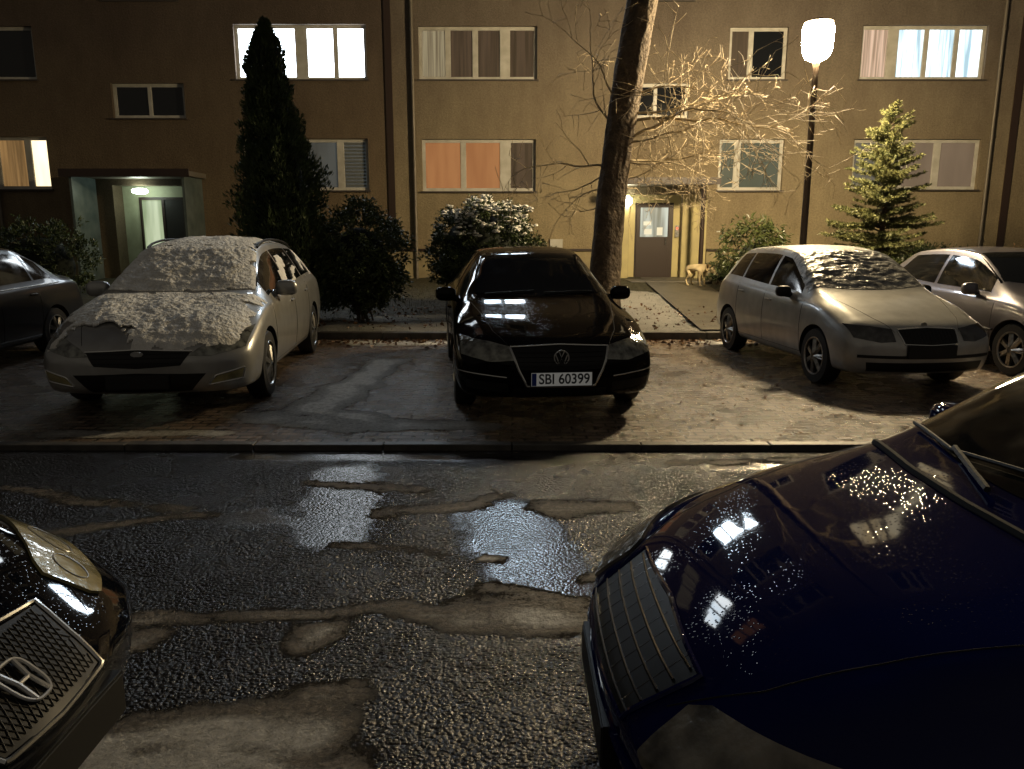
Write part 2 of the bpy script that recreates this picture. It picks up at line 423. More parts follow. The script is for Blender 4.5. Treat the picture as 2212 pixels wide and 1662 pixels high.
# --- silver estate with snow
c=Car('parked_car','silver estate car covered in snow on wet paving','car',(-3.5,8.95),5.7,4.84,1.89,
 [(0,.54),(.03,.61),(.1,.68),(.35,.79),(1.15,1.00),(1.25,1.03),(1.75,1.30),(2.15,1.485),(2.8,1.54),(3.8,1.50),(4.3,1.40),(4.6,1.12),(4.72,1.0),(4.8,.85),(4.84,.8)],
 [(0,.50),(.03,.56),(.1,.62),(.35,.71),(1.2,.91),(2.5,.96),(4.2,1.03),(4.6,1.0),(4.84,.7)],
 [(0,.75),(1.2,.77),(1.5,.74),(2.15,.66),(4.0,.645),(4.6,.7),(4.84,.75)],P_silver,.96,3.81,R=.33,group=CG)
c.windscreen(1.3,2.07,.74,.58);c.side_windows([(1.45,2.45),(2.51,3.4),(3.46,4.35)],.12)
c.both('headlight','front',[(.42,.555),(.60,.545),(.86,.60)],[(.50,.615),(.66,.68),(.885,.765)],M['lamp_glass'],nu=20,nv=8)
c.patch('grille','front',[(-.36,.475),(0,.455),(.36,.475)],[(-.44,.585),(0,.60),(.44,.585)],M['black'],off=.004)
g=MB()
for z in(.50,.54,.575): c.line(g,'front',[(-.38,z),(.38,z)],.0035,off=.005,sub=20)
c.part(g,'grille_bars',M['black'])
g=MB();c.line(g,'front',[(-.45,.59),(0,.607),(.45,.59)],.009,off=.006,sub=30);c.part(g,'grille_trim',M['chrome'])
e=MB();p,n=c.hit('front',0,.575);e.lathe([(.055,0),(.05,-.012)],'y',24,(0,p.y-.008,.575),0,1,.45);c.part(e,'emblem',M['emblem'])
c.patch('lower_intake','front',[(-.42,.24),(0,.235),(.42,.24)],[(-.56,.395),(0,.415),(.56,.395)],M['black'])
c.plate(.335,w=.52,dark=True)
c.both('fog_light','front',[(.58,.30),(.83,.335)],[(.64,.365),(.85,.415)],M['lamp_glass_yellow'])
for sg in(1,-1):
    t=MB();c.line(t,'front',[(sg*.57,.29),(sg*.84,.325),(sg*.86,.425),(sg*.63,.372),(sg*.57,.29)],.007,off=.004,sub=40);c.part(t,'fog_light_trim',M['chrome'])
c.mirrors(1.75,1.03,P_silver,(.12,.075,.085));c.gaps([1.3,2.48,3.43],[(.5,.14),(.6,.4),(.74,1.2)])
for sg in(1,-1):
    r=MB();P=[]
    for y in np.linspace(2.2,4.2,16):
        hh=c.top(y)-c.belt(y);P.append((sg*(c.wrf(y)*c.hw-.03),y,c.belt(y)+.93*hh+.035*math.sin(math.pi*(y-2.2)/2.0)**.3))
    r.tube(P,.014,8);c.part(r,'roof_rail',M['black'])
def nf(sx):
    return lambda a,b,p:(.014+.03*max(0,noise.noise(Vector((a*3,b*3,sx)))+.35)+.012*noise.noise(Vector((a*14,b*14,sx)))+.008*noise.noise(Vector((a*40,b*40,sx))))
def rag(lo,sc_=7):
    return lambda u,v,p:min(u,1-u,v*1.2,(1-v)*1.2)*6+ .9*noise.noise(Vector((p.x*sc_,p.y*sc_,3)))>lo
def hole(p):  # gap left in the bonnet snow stands in for a dark shadow there
    q=((p.x+.42)/.36)**2+((p.y-.20)/.26)**2
    return q+.5*noise.noise(Vector((p.x*6,p.y*6,1)))+.3*noise.noise(Vector((p.x*18,p.y*18,1)))<.8
c.patch('snow_layer','top',[(-.84,.24),(-.5,.08),(0,.045),(.5,.08),(.84,.24)],[(-.88,1.22),(0,1.24),(.88,1.22)],M['snow'],nu=110,nv=90,off=.002,nf=nf(1),
   keep=lambda u,v,p:rag(.05)(u,v,p) and not hole(p))
c.patch('snow_layer','top',[(-.74,1.33),(-.4,1.27),(0,1.25),(.4,1.27),(.74,1.33)],[(-.60,2.12),(0,2.08),(.60,2.12)],M['snow'],nu=90,nv=70,off=.008,nf=nf(2),keep=rag(-.1))
c.patch('snow_layer','top',[(-.57,2.13),(0,2.09),(.57,2.13)],[(-.55,4.3),(0,4.35),(.55,4.3)],M['snow'],nu=60,nv=100,off=.003,nf=nf(3),keep=rag(-.1))
c.patch('snow_layer','L',[(2.3,1.03),(4.2,1.06)],[(2.4,1.34),(4.1,1.40)],M['snow'],nu=60,nv=26,off=.006,nf=lambda a,b,p:.012,
   keep=lambda u,v,p:noise.noise(Vector((p.y*3.3,p.z*5,9)))+.4*noise.noise(Vector((p.y*14,p.z*14,2)))>.12)
c.both('tail_light','rear',[(.6,.8),(.86,.78)],[(.6,1.1),(.84,1.1)],M['red'])
# --- pale hatchback with frost cover
c=Car('parked_car','pale silver hatchback with frost cover over its windscreen','car',(3.97,9.5),6,3.96,1.65,
 [(0,.54),(.03,.61),(.1,.70),(.3,.78),(1.0,.96),(1.08,.99),(1.5,1.24),(1.85,1.40),(2.4,1.46),(3.2,1.43),(3.55,1.34),(3.8,1.05),(3.9,.9),(3.96,.75)],
 [(0,.50),(.03,.56),(.1,.64),(.3,.71),(1.0,.87),(2.3,.93),(3.6,.99),(3.8,.95),(3.96,.66)],
 [(0,.75),(1.0,.78),(1.3,.76),(1.9,.68),(3.2,.66),(3.8,.72),(3.96,.75)],P_fabia,.80,3.26,R=.3,group=CG,plan=.2)
c.windscreen(1.14,1.80,.66,.52,name='windscreen')
c.windscreen(1.08,1.92,.72,.56,name='frost_cover',mat=M['cover'],skirt=.01,nu=80,nv=70,nf=lambda a,b,p:.014+.004*math.sin(b*44+a*9+9*noise.noise(Vector((a*3,b*3,0))))+.010*noise.noise(Vector((a*7,b*26,4))))
c.patch('snow_layer','top',[(-.55,1.93),(0,1.86),(.55,1.93)],[(-.53,3.45),(0,3.5),(.53,3.45)],M['frost'],nu=60,nv=70,off=.003,nf=lambda a,b,p:.004,keep=rag(.05,12))
c.side_windows([(1.3,2.12),(2.18,2.95),(3.0,3.45)],.12)
c.both('headlight','front',[(.36,.55),(.5,.54),(.72,.58)],[(.36,.665),(.55,.69),(.745,.70)],M['lamp_dark'])
c.patch('grille','front',[(-.27,.53),(0,.52),(.27,.53)],[(-.30,.655),(0,.67),(.30,.655)],M['black'])
g=MB()
c.line(g,'front',[(-.28,.525),(0,.513),(.28,.525),(.31,.66),(0,.677),(-.31,.66),(-.28,.525)],.007,off=.004,sub=60)
c.part(g,'grille_trim',M['chrome'])
g=MB()
for x in np.linspace(-.24,.24,13): c.line(g,'front',[(x,.53),(x,.655)],.003,off=.005,sub=6)
c.part(g,'grille_bars',M['black'])
e=MB();p,n=c.hit('front',0,.70);e.lathe([(.032,0),(.028,-.012)],'y',20,(0,p.y,.70));c.part(e,'emblem',M['rim'])
c.patch('lower_intake','front',[(-.6,.25),(0,.24),(.6,.25)],[(-.62,.34),(0,.34),(.62,.34)],M['black'])
c.patch('bumper_strip','front',[(-.70,.385),(0,.38),(.70,.385)],[(-.70,.415),(0,.41),(.70,.415)],M['black'],off=.008)
c.plate(.45,dark=True,w=.5)
c.mirrors(1.5,.95,M['black'],(.09,.06,.065));c.gaps([1.15,2.15,2.98],[(.34,.1),(.45,.3),(.66,1.05)])
c.both('tail_light','rear',[(.5,.7),(.75,.7)],[(.55,1.0),(.73,1.0)],M['red'])
# --- violet grey hatchback
c=Car('parked_car','dark silver hatchback beside the pale hatchback','car',(6.4,9.9),6,3.9,1.66,
 [(0,.54),(.03,.61),(.1,.69),(.3,.77),(1.0,.95),(1.08,.98),(1.5,1.23),(1.85,1.39),(2.4,1.44),(3.0,1.40),(3.5,1.2),(3.75,.98),(3.86,.85),(3.9,.75)],
 [(0,.50),(.03,.56),(.1,.63),(.3,.7),(1.0,.85),(2.3,.90),(3.5,.97),(3.75,.92),(3.9,.66)],
 [(0,.75),(1.0,.78),(1.3,.75),(1.9,.66),(3.2,.64),(3.8,.72),(3.9,.75)],P_grey,.80,3.25,R=.3,group=CG,plan=.2)
c.windscreen(1.14,1.80,.66,.52);c.side_windows([(1.3,2.3),(2.36,3.25)],.2)
c.both('headlight','front',[(.4,.54),(.72,.57)],[(.4,.66),(.74,.7)],M['lamp_glass']);c.patch('grille','front',[(-.3,.53),(.3,.53)],[(-.3,.62),(.3,.62)],M['black'])
c.mirrors(1.5,.95,P_grey,(.1,.065,.075));c.gaps([1.15,2.33])
for m in'LR':
    t=MB();c.line(t,m,[(1.1,.5),(2.9,.52)],.012,off=.006,sub=30);c.part(t,'side_moulding',M['rubber'])
c.plate(.42,dark=True)
# --- left saloon
c=Car('parked_car','dark saloon parked next to the snowy estate','car',(-7.0,9.1),2,4.5,1.72,
 [(0,.54),(.03,.61),(.1,.68),(.3,.76),(1.1,.93),(1.2,.96),(1.7,1.24),(2.0,1.37),(2.5,1.46),(3.1,1.44),(3.6,1.26),(3.95,1.07),(4.1,1.05),(4.4,1.0),(4.47,.9),(4.5,.8)],
 [(0,.50),(.03,.56),(.1,.62),(.3,.69),(1.1,.85),(2.5,.92),(3.9,.96),(4.35,.93),(4.5,.7)],
 [(0,.75),(1.0,.78),(1.3,.75),(2.0,.66),(3.1,.65),(3.9,.72),(4.5,.75)],P_left,.88,3.5,R=.31,group=CG)
c.windscreen(1.26,1.92,.68,.54);c.side_windows([(1.42,2.3),(2.36,3.15),(3.2,3.6)],.1);c.windscreen(3.9,3.3,.6,.52,-.1,-.06,name='rear_window')
c.both('headlight','front',[(.4,.54),(.75,.57)],[(.4,.66),(.77,.7)],M['lamp_glass']);c.patch('grille','front',[(-.3,.53),(.3,.53)],[(-.3,.62),(.3,.62)],M['black'])
c.mirrors(1.65,.96,P_left);c.gaps([1.25,2.33,3.17]);c.both('tail_light','rear',[(.5,.7),(.78,.7)],[(.55,.92),(.76,.92)],M['red'])
for m in'LR':
    t=MB();c.line(t,m,[(1.42,.90),(3.7,.95)],.006,off=.006,sub=40);c.part(t,'window_trim',M['chrome'])
# --- near blue car
c=Car('parked_car','dark blue hatchback with wet bonnet reflecting the street lamp','car',(.26+1.93,1.98),-90,3.86,1.70,
 [(0,.56),(.03,.63),(.09,.70),(.28,.785),(.9,.91),(1.02,.94),(1.5,1.22),(1.85,1.40),(2.4,1.46),(3.1,1.42),(3.5,1.25),(3.75,.98),(3.82,.85),(3.86,.75)],
 [(0,.50),(.03,.56),(.09,.62),(.28,.70),(.9,.80),(2.3,.90),(3.5,.96),(3.7,.92),(3.86,.64)],
 [(0,.74),(.9,.76),(1.2,.76),(1.9,.68),(3.2,.66),(3.8,.72),(3.86,.75)],P_blue,.78,3.2,R=.3,plan=.20,z=0,lean=.95,z0=.50,wfront=(.90,.95,.98,1))
c.windscreen(1.08,1.78,.68,.54)
c.side_windows([(1.25,2.15),(2.21,3.0)],.1)
c.both('headlight','front',[(.45,.50),(.48,.488),(.58,.487),(.80,.53)],[(.43,.60),(.47,.625),(.60,.645),(.82,.68)],M['lamp_grey'],nu=34,nv=14,off=.010)
c.patch('grille','front',[(-.32,.50),(0,.49),(.32,.50)],[(-.365,.635),(0,.65),(.365,.635)],M['black'],nu=30)
g=MB()
c.line(g,'front',[(-.32,.495),(0,.485),(.32,.495),(.37,.637),(0,.655),(-.37,.637),(-.32,.495)],.008,off=.003,sub=90)
c.part(g,'grille_trim',P_blue)
g=MB()
for z in np.linspace(.515,.63,5): c.line(g,'front',[(-.33,z),(.33,z)],.0045,off=.006,sub=30)
for x in np.linspace(-.28,.28,9): c.line(g,'front',[(x,.50),(x,.64)],.002,off=.004,sub=10)
c.part(g,'grille_bars',[pmat('dark_trim',(.010,.010,.012),.25,0,coat=.4)])
c.patch('lower_intake','front',[(-.5,.24),(.5,.24)],[(-.52,.33),(.52,.33)],M['black'])
t=MB();c.line(t,'front',[(-.80,.43),(-.4,.425),(.4,.425),(.80,.43)],.014,off=.0,sub=60);c.part(t,'bumper_moulding',P_blue)
c.plate(.37,dark=True)
t=MB();c.line(t,'top',[(.62,1.02),(.3,.985),(0,.975),(-.3,.985),(-.62,1.02)],.014,off=.0,sub=30)
c.part(t,'cowl',M['void'])
for a in(-.60,.0):
    w=MB();c.line(w,'top',[(a,1.15),(a+.3,1.11),(a+.62,1.15)],.007,off=.02,sub=20);c.line(w,'top',[(a+.60,1.04),(a+.3,1.12)],.01,off=.022);c.part(w,'wiper',M['rubber'])
c.gaps([1.12,2.18],[(.385,.10),(.50,.28),(.66,.98)])
c.mirrors(1.45,.93,P_blue)
# --- near dark car left
c=Car('parked_car','black car with yellowed headlight and mesh grille','car',(-1.17-2.1,1.76),90,4.2,1.68,
 [(0,.53),(.03,.60),(.1,.68),(.3,.77),(1.0,.93),(1.12,.95),(1.6,1.24),(1.9,1.36),(2.4,1.42),(3.2,1.38),(3.7,1.1),(4.0,.98),(4.15,.85),(4.2,.75)],
 [(0,.48),(.03,.54),(.1,.60),(.3,.66),(1.0,.82),(2.3,.90),(3.6,.96),(4.0,.92),(4.2,.64)],
 [(0,.72),(1.0,.76),(1.3,.76),(1.9,.68),(3.3,.66),(4.0,.72),(4.2,.75)],P_dark,.85,3.4,R=.3,plan=.26,z=0,lean=1.1,z0=.45)
c.windscreen(1.18,1.86,.68,.54)
c.side_windows([(1.35,2.2),(2.26,3.1)],.1)
c.both('headlight','front',[(.47,.54),(.50,.522),(.6,.527),(.77,.585)],[(.42,.625),(.46,.65),(.58,.69),(.745,.715)],M['lamp_glass_yellow'],nu=34,nv=16,off=.010)
for sg in(1,-1):
    t=MB()
    for (xc,zc,rr) in((.54,.59,.045),(.66,.63,.05)):
        c.line(t,'front',[(sg*(xc+rr*math.cos(a)),zc+rr*.8*math.sin(a)) for a in np.linspace(0,2*math.pi,24)],.0022,off=.011,sub=60)
    c.part(t,'headlight_ring',M['emblem'])
c.patch('grille','front',[(-.20,.46),(0,.45),(.20,.46)],[(-.27,.60),(0,.62),(.27,.60)],M['black'],nu=30)
g=MB()
c.line(g,'front',[(-.21,.455),(0,.442),(.21,.455),(.285,.605),(0,.63),(-.285,.605),(-.21,.455)],.007,off=.005,sub=80)
c.part(g,'grille_trim',M['chrome'])
g=MB()
for k in np.arange(-.45,.45,.022):
    for sg in(1,-1):
        P=[]
        for t_ in np.linspace(0,1,8):
            x=k+sg*t_*.12;z=.465+t_*.135
            if abs(x)<.20+.06*t_: P.append((x,z))
        if len(P)>1: c.line(g,'front',P,.0016,off=.006,n=4,sub=6)
c.part(g,'grille_mesh',M['rubber'])
e=MB();p,n=c.hit('front',0,.54);z0=.535;yc=p.y-.02;sl=n.z/max(-n.y,.2)
Q=lambda a,b,o=0:(a,yc+b*sl*.9-o,z0+b)
e.tube([Q(.050*math.copysign(abs(math.cos(a))**.6,math.cos(a))*(1+.15*math.sin(a)),.040*math.copysign(abs(math.sin(a))**.6,math.sin(a)),.01) for a in np.linspace(0,2*math.pi,33)[:-1]],.005,6,closed=True)
e.tube([Q(-.034,.036,.01),Q(-.021,0,.01),Q(-.025,-.036,.01)],.0065,6);e.tube([Q(.034,.036,.01),Q(.021,0,.01),Q(.025,-.036,.01)],.0065,6);e.tube([Q(-.022,0,.01),Q(.022,0,.01)],.006,6)
c.part(e,'emblem',M['emblem']);c.plate(.335,dark=True)
c.gaps([1.2,2.23],[(.38,.12),(.52,.3),(.66,1.04)]);c.mirrors(1.5,.95,P_dark)

# ------------------------------------------------------------ ground
def gmat(name,mode):
    m=bpy.data.materials.new(name);m.use_nodes=True;nt=m.node_tree;b=nt.nodes['Principled BSDF'];l=nt.links.new
    tc=nd(nt,'ShaderNodeTexCoord')
    def ns(scale,detail=6,rough=.6,dist=0):
        n=nd(nt,'ShaderNodeTexNoise');n.inputs['Scale'].default_value=scale;n.inputs['Detail'].default_value=detail;n.inputs['Roughness'].default_value=rough;n.inputs['Distortion'].default_value=dist
        l(tc.outputs['Object'],n.inputs['Vector']);return n.outputs['Fac']
    def ramp(f,a,b_,ca,cb):
        r=nd(nt,'ShaderNodeValToRGB');r.color_ramp.elements[0].position=a;r.color_ramp.elements[1].position=b_
        r.color_ramp.elements[0].color=(*ca,1);r.color_ramp.elements[1].color=(*cb,1);l(f,r.inputs['Fac']);return r.outputs['Color']
    def mr(f,a,b_,c_,d):
        r=nd(nt,'ShaderNodeMapRange');r.interpolation_type='SMOOTHSTEP'
        for k,v in zip(('From Min','From Max','To Min','To Max'),(a,b_,c_,d)): r.inputs[k].default_value=v
        l(f,r.inputs['Value']);return r.outputs['Result']
    def math_(op,a,b_):
        n=nd(nt,'ShaderNodeMath',operation=op)
        for i,x in enumerate((a,b_)):
            if isinstance(x,(int,float)): n.inputs[i].default_value=x
            else: l(x,n.inputs[i])
        return n.outputs[0]
    def mix(f,a,b_):
        n=nd(nt,'ShaderNodeMix',data_type='RGBA');l(f,n.inputs[0])
        for i,x in ((6,a),(7,b_)):
            if isinstance(x,tuple): n.inputs[i].default_value=(*x,1)
            else: l(x,n.inputs[i])
        return n.outputs[2]
    at=nd(nt,'ShaderNodeAttribute');at.attribute_name='snow'
    aw=nd(nt,'ShaderNodeAttribute');aw.attribute_name='wet'
    wet=mr(math_('ADD',aw.outputs['Fac'],math_('MULTIPLY',ns(3.5,8,.7),.8)),.60,.85,0,1)
    thick=mr(at.outputs['Fac'],.50,.85,0,1)
    if mode=='road':
        col=ramp(ns(60,3),.35,.7,(.005,.0045,.0045),(.028,.025,.023))
        vo=nd(nt,'ShaderNodeTexVoronoi');vo.inputs['Scale'].default_value=60;l(tc.outputs['Object'],vo.inputs['Vector'])
        hs=math_('ADD',math_('MULTIPLY',vo.outputs['Distance'],-.8),math_('MULTIPLY',ns(28,4,.7),1.1));ro=mr(ns(1.6,5),.38,.62,.14,.30);bd=.013
        ro=math_('MULTIPLY',ro,math_('SUBTRACT',1,math_('MULTIPLY',wet,.35)))
        sc1,sc2=(.12,.095,.07),(.40,.34,.27);ms=(11,12,.8,.66,.95)
    elif mode=='pave':
        br=nd(nt,'ShaderNodeTexBrick');br.inputs['Scale'].default_value=1;br.inputs['Brick Width'].default_value=.2;br.inputs['Row Height'].default_value=.1
        br.inputs['Mortar Size'].default_value=.013;br.inputs['Mortar Smooth'].default_value=.4
        br.inputs['Color1'].default_value=(.115,.083,.06,1);br.inputs['Color2'].default_value=(.26,.195,.145,1);br.inputs['Mortar'].default_value=(.006,.005,.004,1)
        l(tc.outputs['Object'],br.inputs['Vector'])
        dirt=mr(ns(2.2,6),.45,.7,0,.3)
        col=mix(dirt,br.outputs['Color'],(.05,.038,.03));ro=mr(ns(3,6),.35,.65,.14,.38)
        hs=math_('ADD',math_('MULTIPLY',br.outputs['Fac'],-1.6),ns(50,4,.7));bd=.014
        sc1,sc2=(.34,.33,.30),(.72,.70,.66);ms=(10,12,.8,.62,.84)
    else:
        col=ramp(ns(14,8,.7),.38,.62,(.015,.013,.006),(.05,.045,.018));ro=mr(ns(9),.3,.7,.6,.9);hs=ns(40,8,.8);bd=.04
        sc1,sc2=(.58,.55,.48),(.84,.82,.77);ms=(7,12,.8,.68,.82)
    f=math_('ADD',at.outputs['Fac'],math_('MULTIPLY',ns(ms[0],ms[1],ms[2],.5),.95))
    mask=mr(f,ms[3],ms[4],0,1)
    gr=mr(ns(34,8,.8),.34,.52,.25,1)
    mask=math_('MULTIPLY',mask,math_('MAXIMUM',gr,thick))
    scol=ramp(ns(26,8,.8),.35,.65,sc1,sc2)
    if mode!='lawn':
        scol=mix(thick,scol,ramp(ns(18,9,.8),.32,.54,(.34,.325,.295),(.88,.86,.82)))
    l(mix(mask,col,scol),b.inputs['Base Color'])
    l(math_('ADD',math_('MULTIPLY',mask,.35),ro),b.inputs['Roughness'])
    b1=nd(nt,'ShaderNodeBump');b1.inputs['Strength'].default_value=.8;b1.inputs['Distance'].default_value=bd;l(hs,b1.inputs['Height'])
    if mode=='road': l(math_('SUBTRACT',.9,math_('MULTIPLY',wet,.74)),b1.inputs['Strength'])
    b2=nd(nt,'ShaderNodeBump');b2.inputs['Strength'].default_value=1;b2.inputs['Distance'].default_value=.06
    l(math_('MULTIPLY',mask,math_('ADD',ns(20,8,.75),.2)),b2.inputs['Height']);l(b1.outputs['Normal'],b2.inputs['Normal'])
    l(b2.outputs['Normal'],b.inputs['Normal'])
    return m
def field(X,Y,blobs,warp=False):
    V=np.zeros(X.shape);am=1
    if warp:
        sh=X.shape;fx=X.ravel();fy=Y.ravel()
        N=np.array([(noise.noise(Vector((a*2.3,b*2.3,1))),noise.noise(Vector((a*2.3,b*2.3,7))),noise.noise(Vector((a*3.5,b*3.5,13)))) if abs(a)<9 and b>1 else (0,0,0) for a,b in zip(fx,fy)])
        X=X+.16*N[:,0].reshape(sh);Y=Y+.12*N[:,1].reshape(sh);am=1+.7*N[:,2].reshape(sh)
    for (x0,y0,x1,y1,r,s_) in blobs:
        dx,dy=x1-x0,y1-y0;L2=dx*dx+dy*dy+1e-9
        t=np.clip(((X-x0)*dx+(Y-y0)*dy)/L2,0,1)
        d=np.hypot(X-x0-t*dx,Y-y0-t*dy);V=np.maximum(V,np.clip(1-d/r,0,1)*s_)
    return V*am
def grid_sheet(name,xs,ys,zf,blobs,mat,wetb=()):
    nx,ny=len(xs),len(ys);X,Y=np.meshgrid(xs,ys)
    vs=[(float(a),float(b),zf(a,b)) for a,b in zip(X.ravel(),Y.ravel())]
    fs=[(j*nx+i,j*nx+i+1,(j+1)*nx+i+1,(j+1)*nx+i) for j in range(ny-1) for i in range(nx-1)]
    me=bpy.data.meshes.new(name);me.from_pydata(vs,[],fs);me.materials.append(mat)
    for nm,bl in(('snow',blobs),('wet',wetb)):
        a=me.attributes.new(nm,'FLOAT','POINT');a.data.foreach_set('value',field(X,Y,bl,nm=='snow').ravel().astype(np.float32))
    me.polygons.foreach_set('use_smooth',[True]*len(fs))
    o=bpy.data.objects.new(name,me);colc.objects.link(o);o['kind']='structure';return o
ax=lambda a,b,st:list(np.arange(a,b,st))
g=MB();g.add([(-300,-300,-.03),(300,-300,-.03),(300,300,-.03),(-300,300,-.03)],[(0,1,2,3)])
o=g.obj('ground',pmat('earth',(.03,.028,.02),.9,bump=(5,.4,.05)));o['kind']='structure'
xs=list(np.linspace(-40,-6.2,14))+ax(-6,6,.05)+list(np.linspace(6.2,40,14))
road_b=[(-1.7,3.03,-.95,3.14,.11,.52),(-.95,3.14,-.2,3.10,.11,.56),(-.2,3.1,.4,3.06,.18,.72),(-.1,3.3,.35,3.2,.15,.5),
 (-.75,4.35,-.1,4.6,.2,.48),(.22,4.4,.58,4.45,.22,.52),(-1.3,4.9,-.6,4.75,.14,.42),(-1.35,2.25,-.75,2.33,.24,.95),(-1.4,2.0,-.65,2.05,.28,1.3),(-.9,2.85,-.85,2.95,.12,.7),(-1.65,2.8,-1.5,2.9,.13,.65),
 (-.75,2.5,-.6,2.55,.13,.6),(-4,5.0,-2,4.4,.15,.42),(-1.0,3.9,-.4,3.75,.12,.36),(1.2,5.4,3.5,5.55,.15,.42),(.4,3.5,.6,3.6,.15,.5),(-3,3.9,-1.8,4.3,.14,.4),(-.1,3.72,-.02,3.72,.06,.8)]
wet_b=[(-2.0,5.55,.2,5.55,.22,.7),(-1.15,5.1,-1.0,4.1,.42,.8),(-.05,4.3,.25,3.2,.50,.8),(1.5,5.3,3,5.4,.25,.5),(-1.6,4.3,-1.3,4.2,.35,.5)]
grid_sheet('road',xs,[-60,-20,-5,0,1]+ax(1.2,5.7,.05)+[5.70],lambda a,b:0,road_b,gmat('wet_asphalt','road'),wet_b)
pave_b=[(-1.6,9.75,-1.72,8.1,.30,1.4),(-1.72,8.1,-1.85,6.9,.33,1.25),(-1.85,6.9,-1.0,6.35,.3,1.0),(-1.0,6.35,-.3,6.3,.26,.7),(-2.3,6.7,-1.4,6.3,.32,.7),
 (-3.8,6.05,-2.4,6.1,.16,.75),(-2.3,11.4,-1.1,11.3,.35,1.4),(3.2,11.2,3.0,11.5,.3,.9),(5.3,7.6,6.5,7.2,.4,.7)]
grid_sheet('parking_pavement',xs,ax(5.80,11.7,.06)+[11.7],lambda a,b:.04,pave_b,gmat('wet_paving_blocks','pave'))
def lz(y): return .14+max(0,y-11.8)*.045
lawn_b=[(-2.8,12.2,-.4,12.3,.65,1.5),(-2.2,13.2,-.8,13.4,.45,.9),(1.9,11.9,2.4,16.5,1.1,1.15),(2.5,12,2.9,16,.6,.95),(4.7,12.5,4.9,16,.6,1.1),
 (-1.3,12,-.3,12.1,.35,.9),(8,13,12,14,.7,.6),(-6,12.3,-3,12.3,.5,.8)]
grid_sheet('lawn',list(np.linspace(-40,-9.2,12))+ax(-9,12,.1)+list(np.linspace(12.2,40,12)),ax(11.85,20.6,.1),lambda a,b:lz(b)+.03*noise.noise(Vector((a*1.2,b*1.2,0))),lawn_b,gmat('winter_lawn','lawn'))
kerbm=pmat('kerb_concrete',(.10,.092,.08),.5,var=(6,(.05,.045,.04)),bump=(40,.5,.01))
for (y0,y1,z1) in((5.70,5.80,.048),(11.7,11.85,.15)):
    k=MB();x=-30.
    while x<30: k.box(x+.004,x+.996,y0,y1,-.02,z1+random.uniform(-.004,.004));x+=1
    o=k.obj('kerb',kerbm,bevel=.008);o['kind']='structure'
k=MB()
ys=np.arange(11.86,19.9,.25);pf=lambda y:2.95+(y-11.86)*.045
for a,b in zip(ys[:-1],ys[1:]):
    k.add([(pf(a),a,lz(a)+.035),(pf(a)+1.35,a,lz(a)+.035),(pf(b)+1.35,b,lz(b)+.035),(pf(b),b,lz(b)+.035)],[(0,1,2,3)])
o=k.obj('path',pmat('wet_path',(.05,.045,.036),.45,var=(4,(.09,.08,.06)),bump=(30,.6,.02)));o['kind']='structure'
def leafmesh(pos,dirs,size,wr=.4,bend=.15):
    n=len(pos);d=dirs/np.linalg.norm(dirs,axis=1,keepdims=True)
    r=rng.normal(size=(n,3));s=np.cross(d,r);s/=np.linalg.norm(s,axis=1,keepdims=True)+1e-9;u=np.cross(s,d)
    L=size[:,None]
    v=np.stack([pos,pos+d*L*.5+s*L*wr*.5+u*L*bend*.5,pos+d*L,pos+d*L*.5-s*L*wr*.5+u*L*bend*.5],1).reshape(-1,3)
    f=[(4*i,4*i+1,4*i+2,4*i+3) for i in range(n)]
    return v,f
n=1600
lx=np.concatenate([rng.uniform(-6,3,n//2),rng.uniform(-2.5,6,n//2)]);ly=np.where(rng.random(n)<.6,11.65-abs(rng.normal(0,.35,n)),rng.uniform(11.9,14.5,n))
lzv=np.where(ly<11.7,.05,.14+(ly-11.8)*.045+.04)
d=np.stack([rng.normal(size=n),rng.normal(size=n),rng.normal(size=n)*.15],1)
v,f=leafmesh(np.stack([lx,ly,lzv],1),d,rng.uniform(.04,.09,n),.7,.3)
mb=MB();mb.v=v.tolist();mb.f=f;mb.m=[0]*len(f);o=mb.obj('leaf_litter',pmat('dead_leaf',(.09,.04,.015),.5,var=(8,(.18,.09,.03))));o['kind']='stuff'
n=150
d=np.stack([rng.normal(size=n),rng.normal(size=n),rng.normal(size=n)*.1],1)
v,f=leafmesh(np.stack([rng.uniform(1.2,3.2,n),rng.uniform(6,11,n),np.full(n,.048)],1),d,rng.uniform(.02,.05,n),.6,.2)
mb=MB();mb.v=v.tolist();mb.f=f;mb.m=[0]*len(f);o=mb.obj('leaf_litter',bpy.data.materials['dead_leaf']);o['kind']='stuff'
n=14000
gx=rng.uniform(-8,9,n);gy=rng.uniform(11.9,18,n);d=np.stack([rng.normal(size=n)*.4,rng.normal(size=n)*.4,np.ones(n)],1)
ok=~((gx>2.9+(gy-11.86)*.045)&(gx<4.35+(gy-11.86)*.045));gx,gy,d=gx[ok],gy[ok],d[ok]
ok=(field(gx,gy,lawn_b)<.35)|(rng.random(len(gx))<.10);gx,gy,d=gx[ok],gy[ok],d[ok];n=len(gx)
v,f=leafmesh(np.stack([gx,gy,.14+(gy-11.8)*.045],1),d,rng.uniform(.03,.08,n),.12,.3)
mb=MB();mb.v=v.tolist();mb.f=f;mb.m=[0]*len(f);o=mb.obj('grass',pmat('grass_blade',(.03,.04,.012),.6,var=(3,(.08,.07,.03))));o['kind']='stuff'

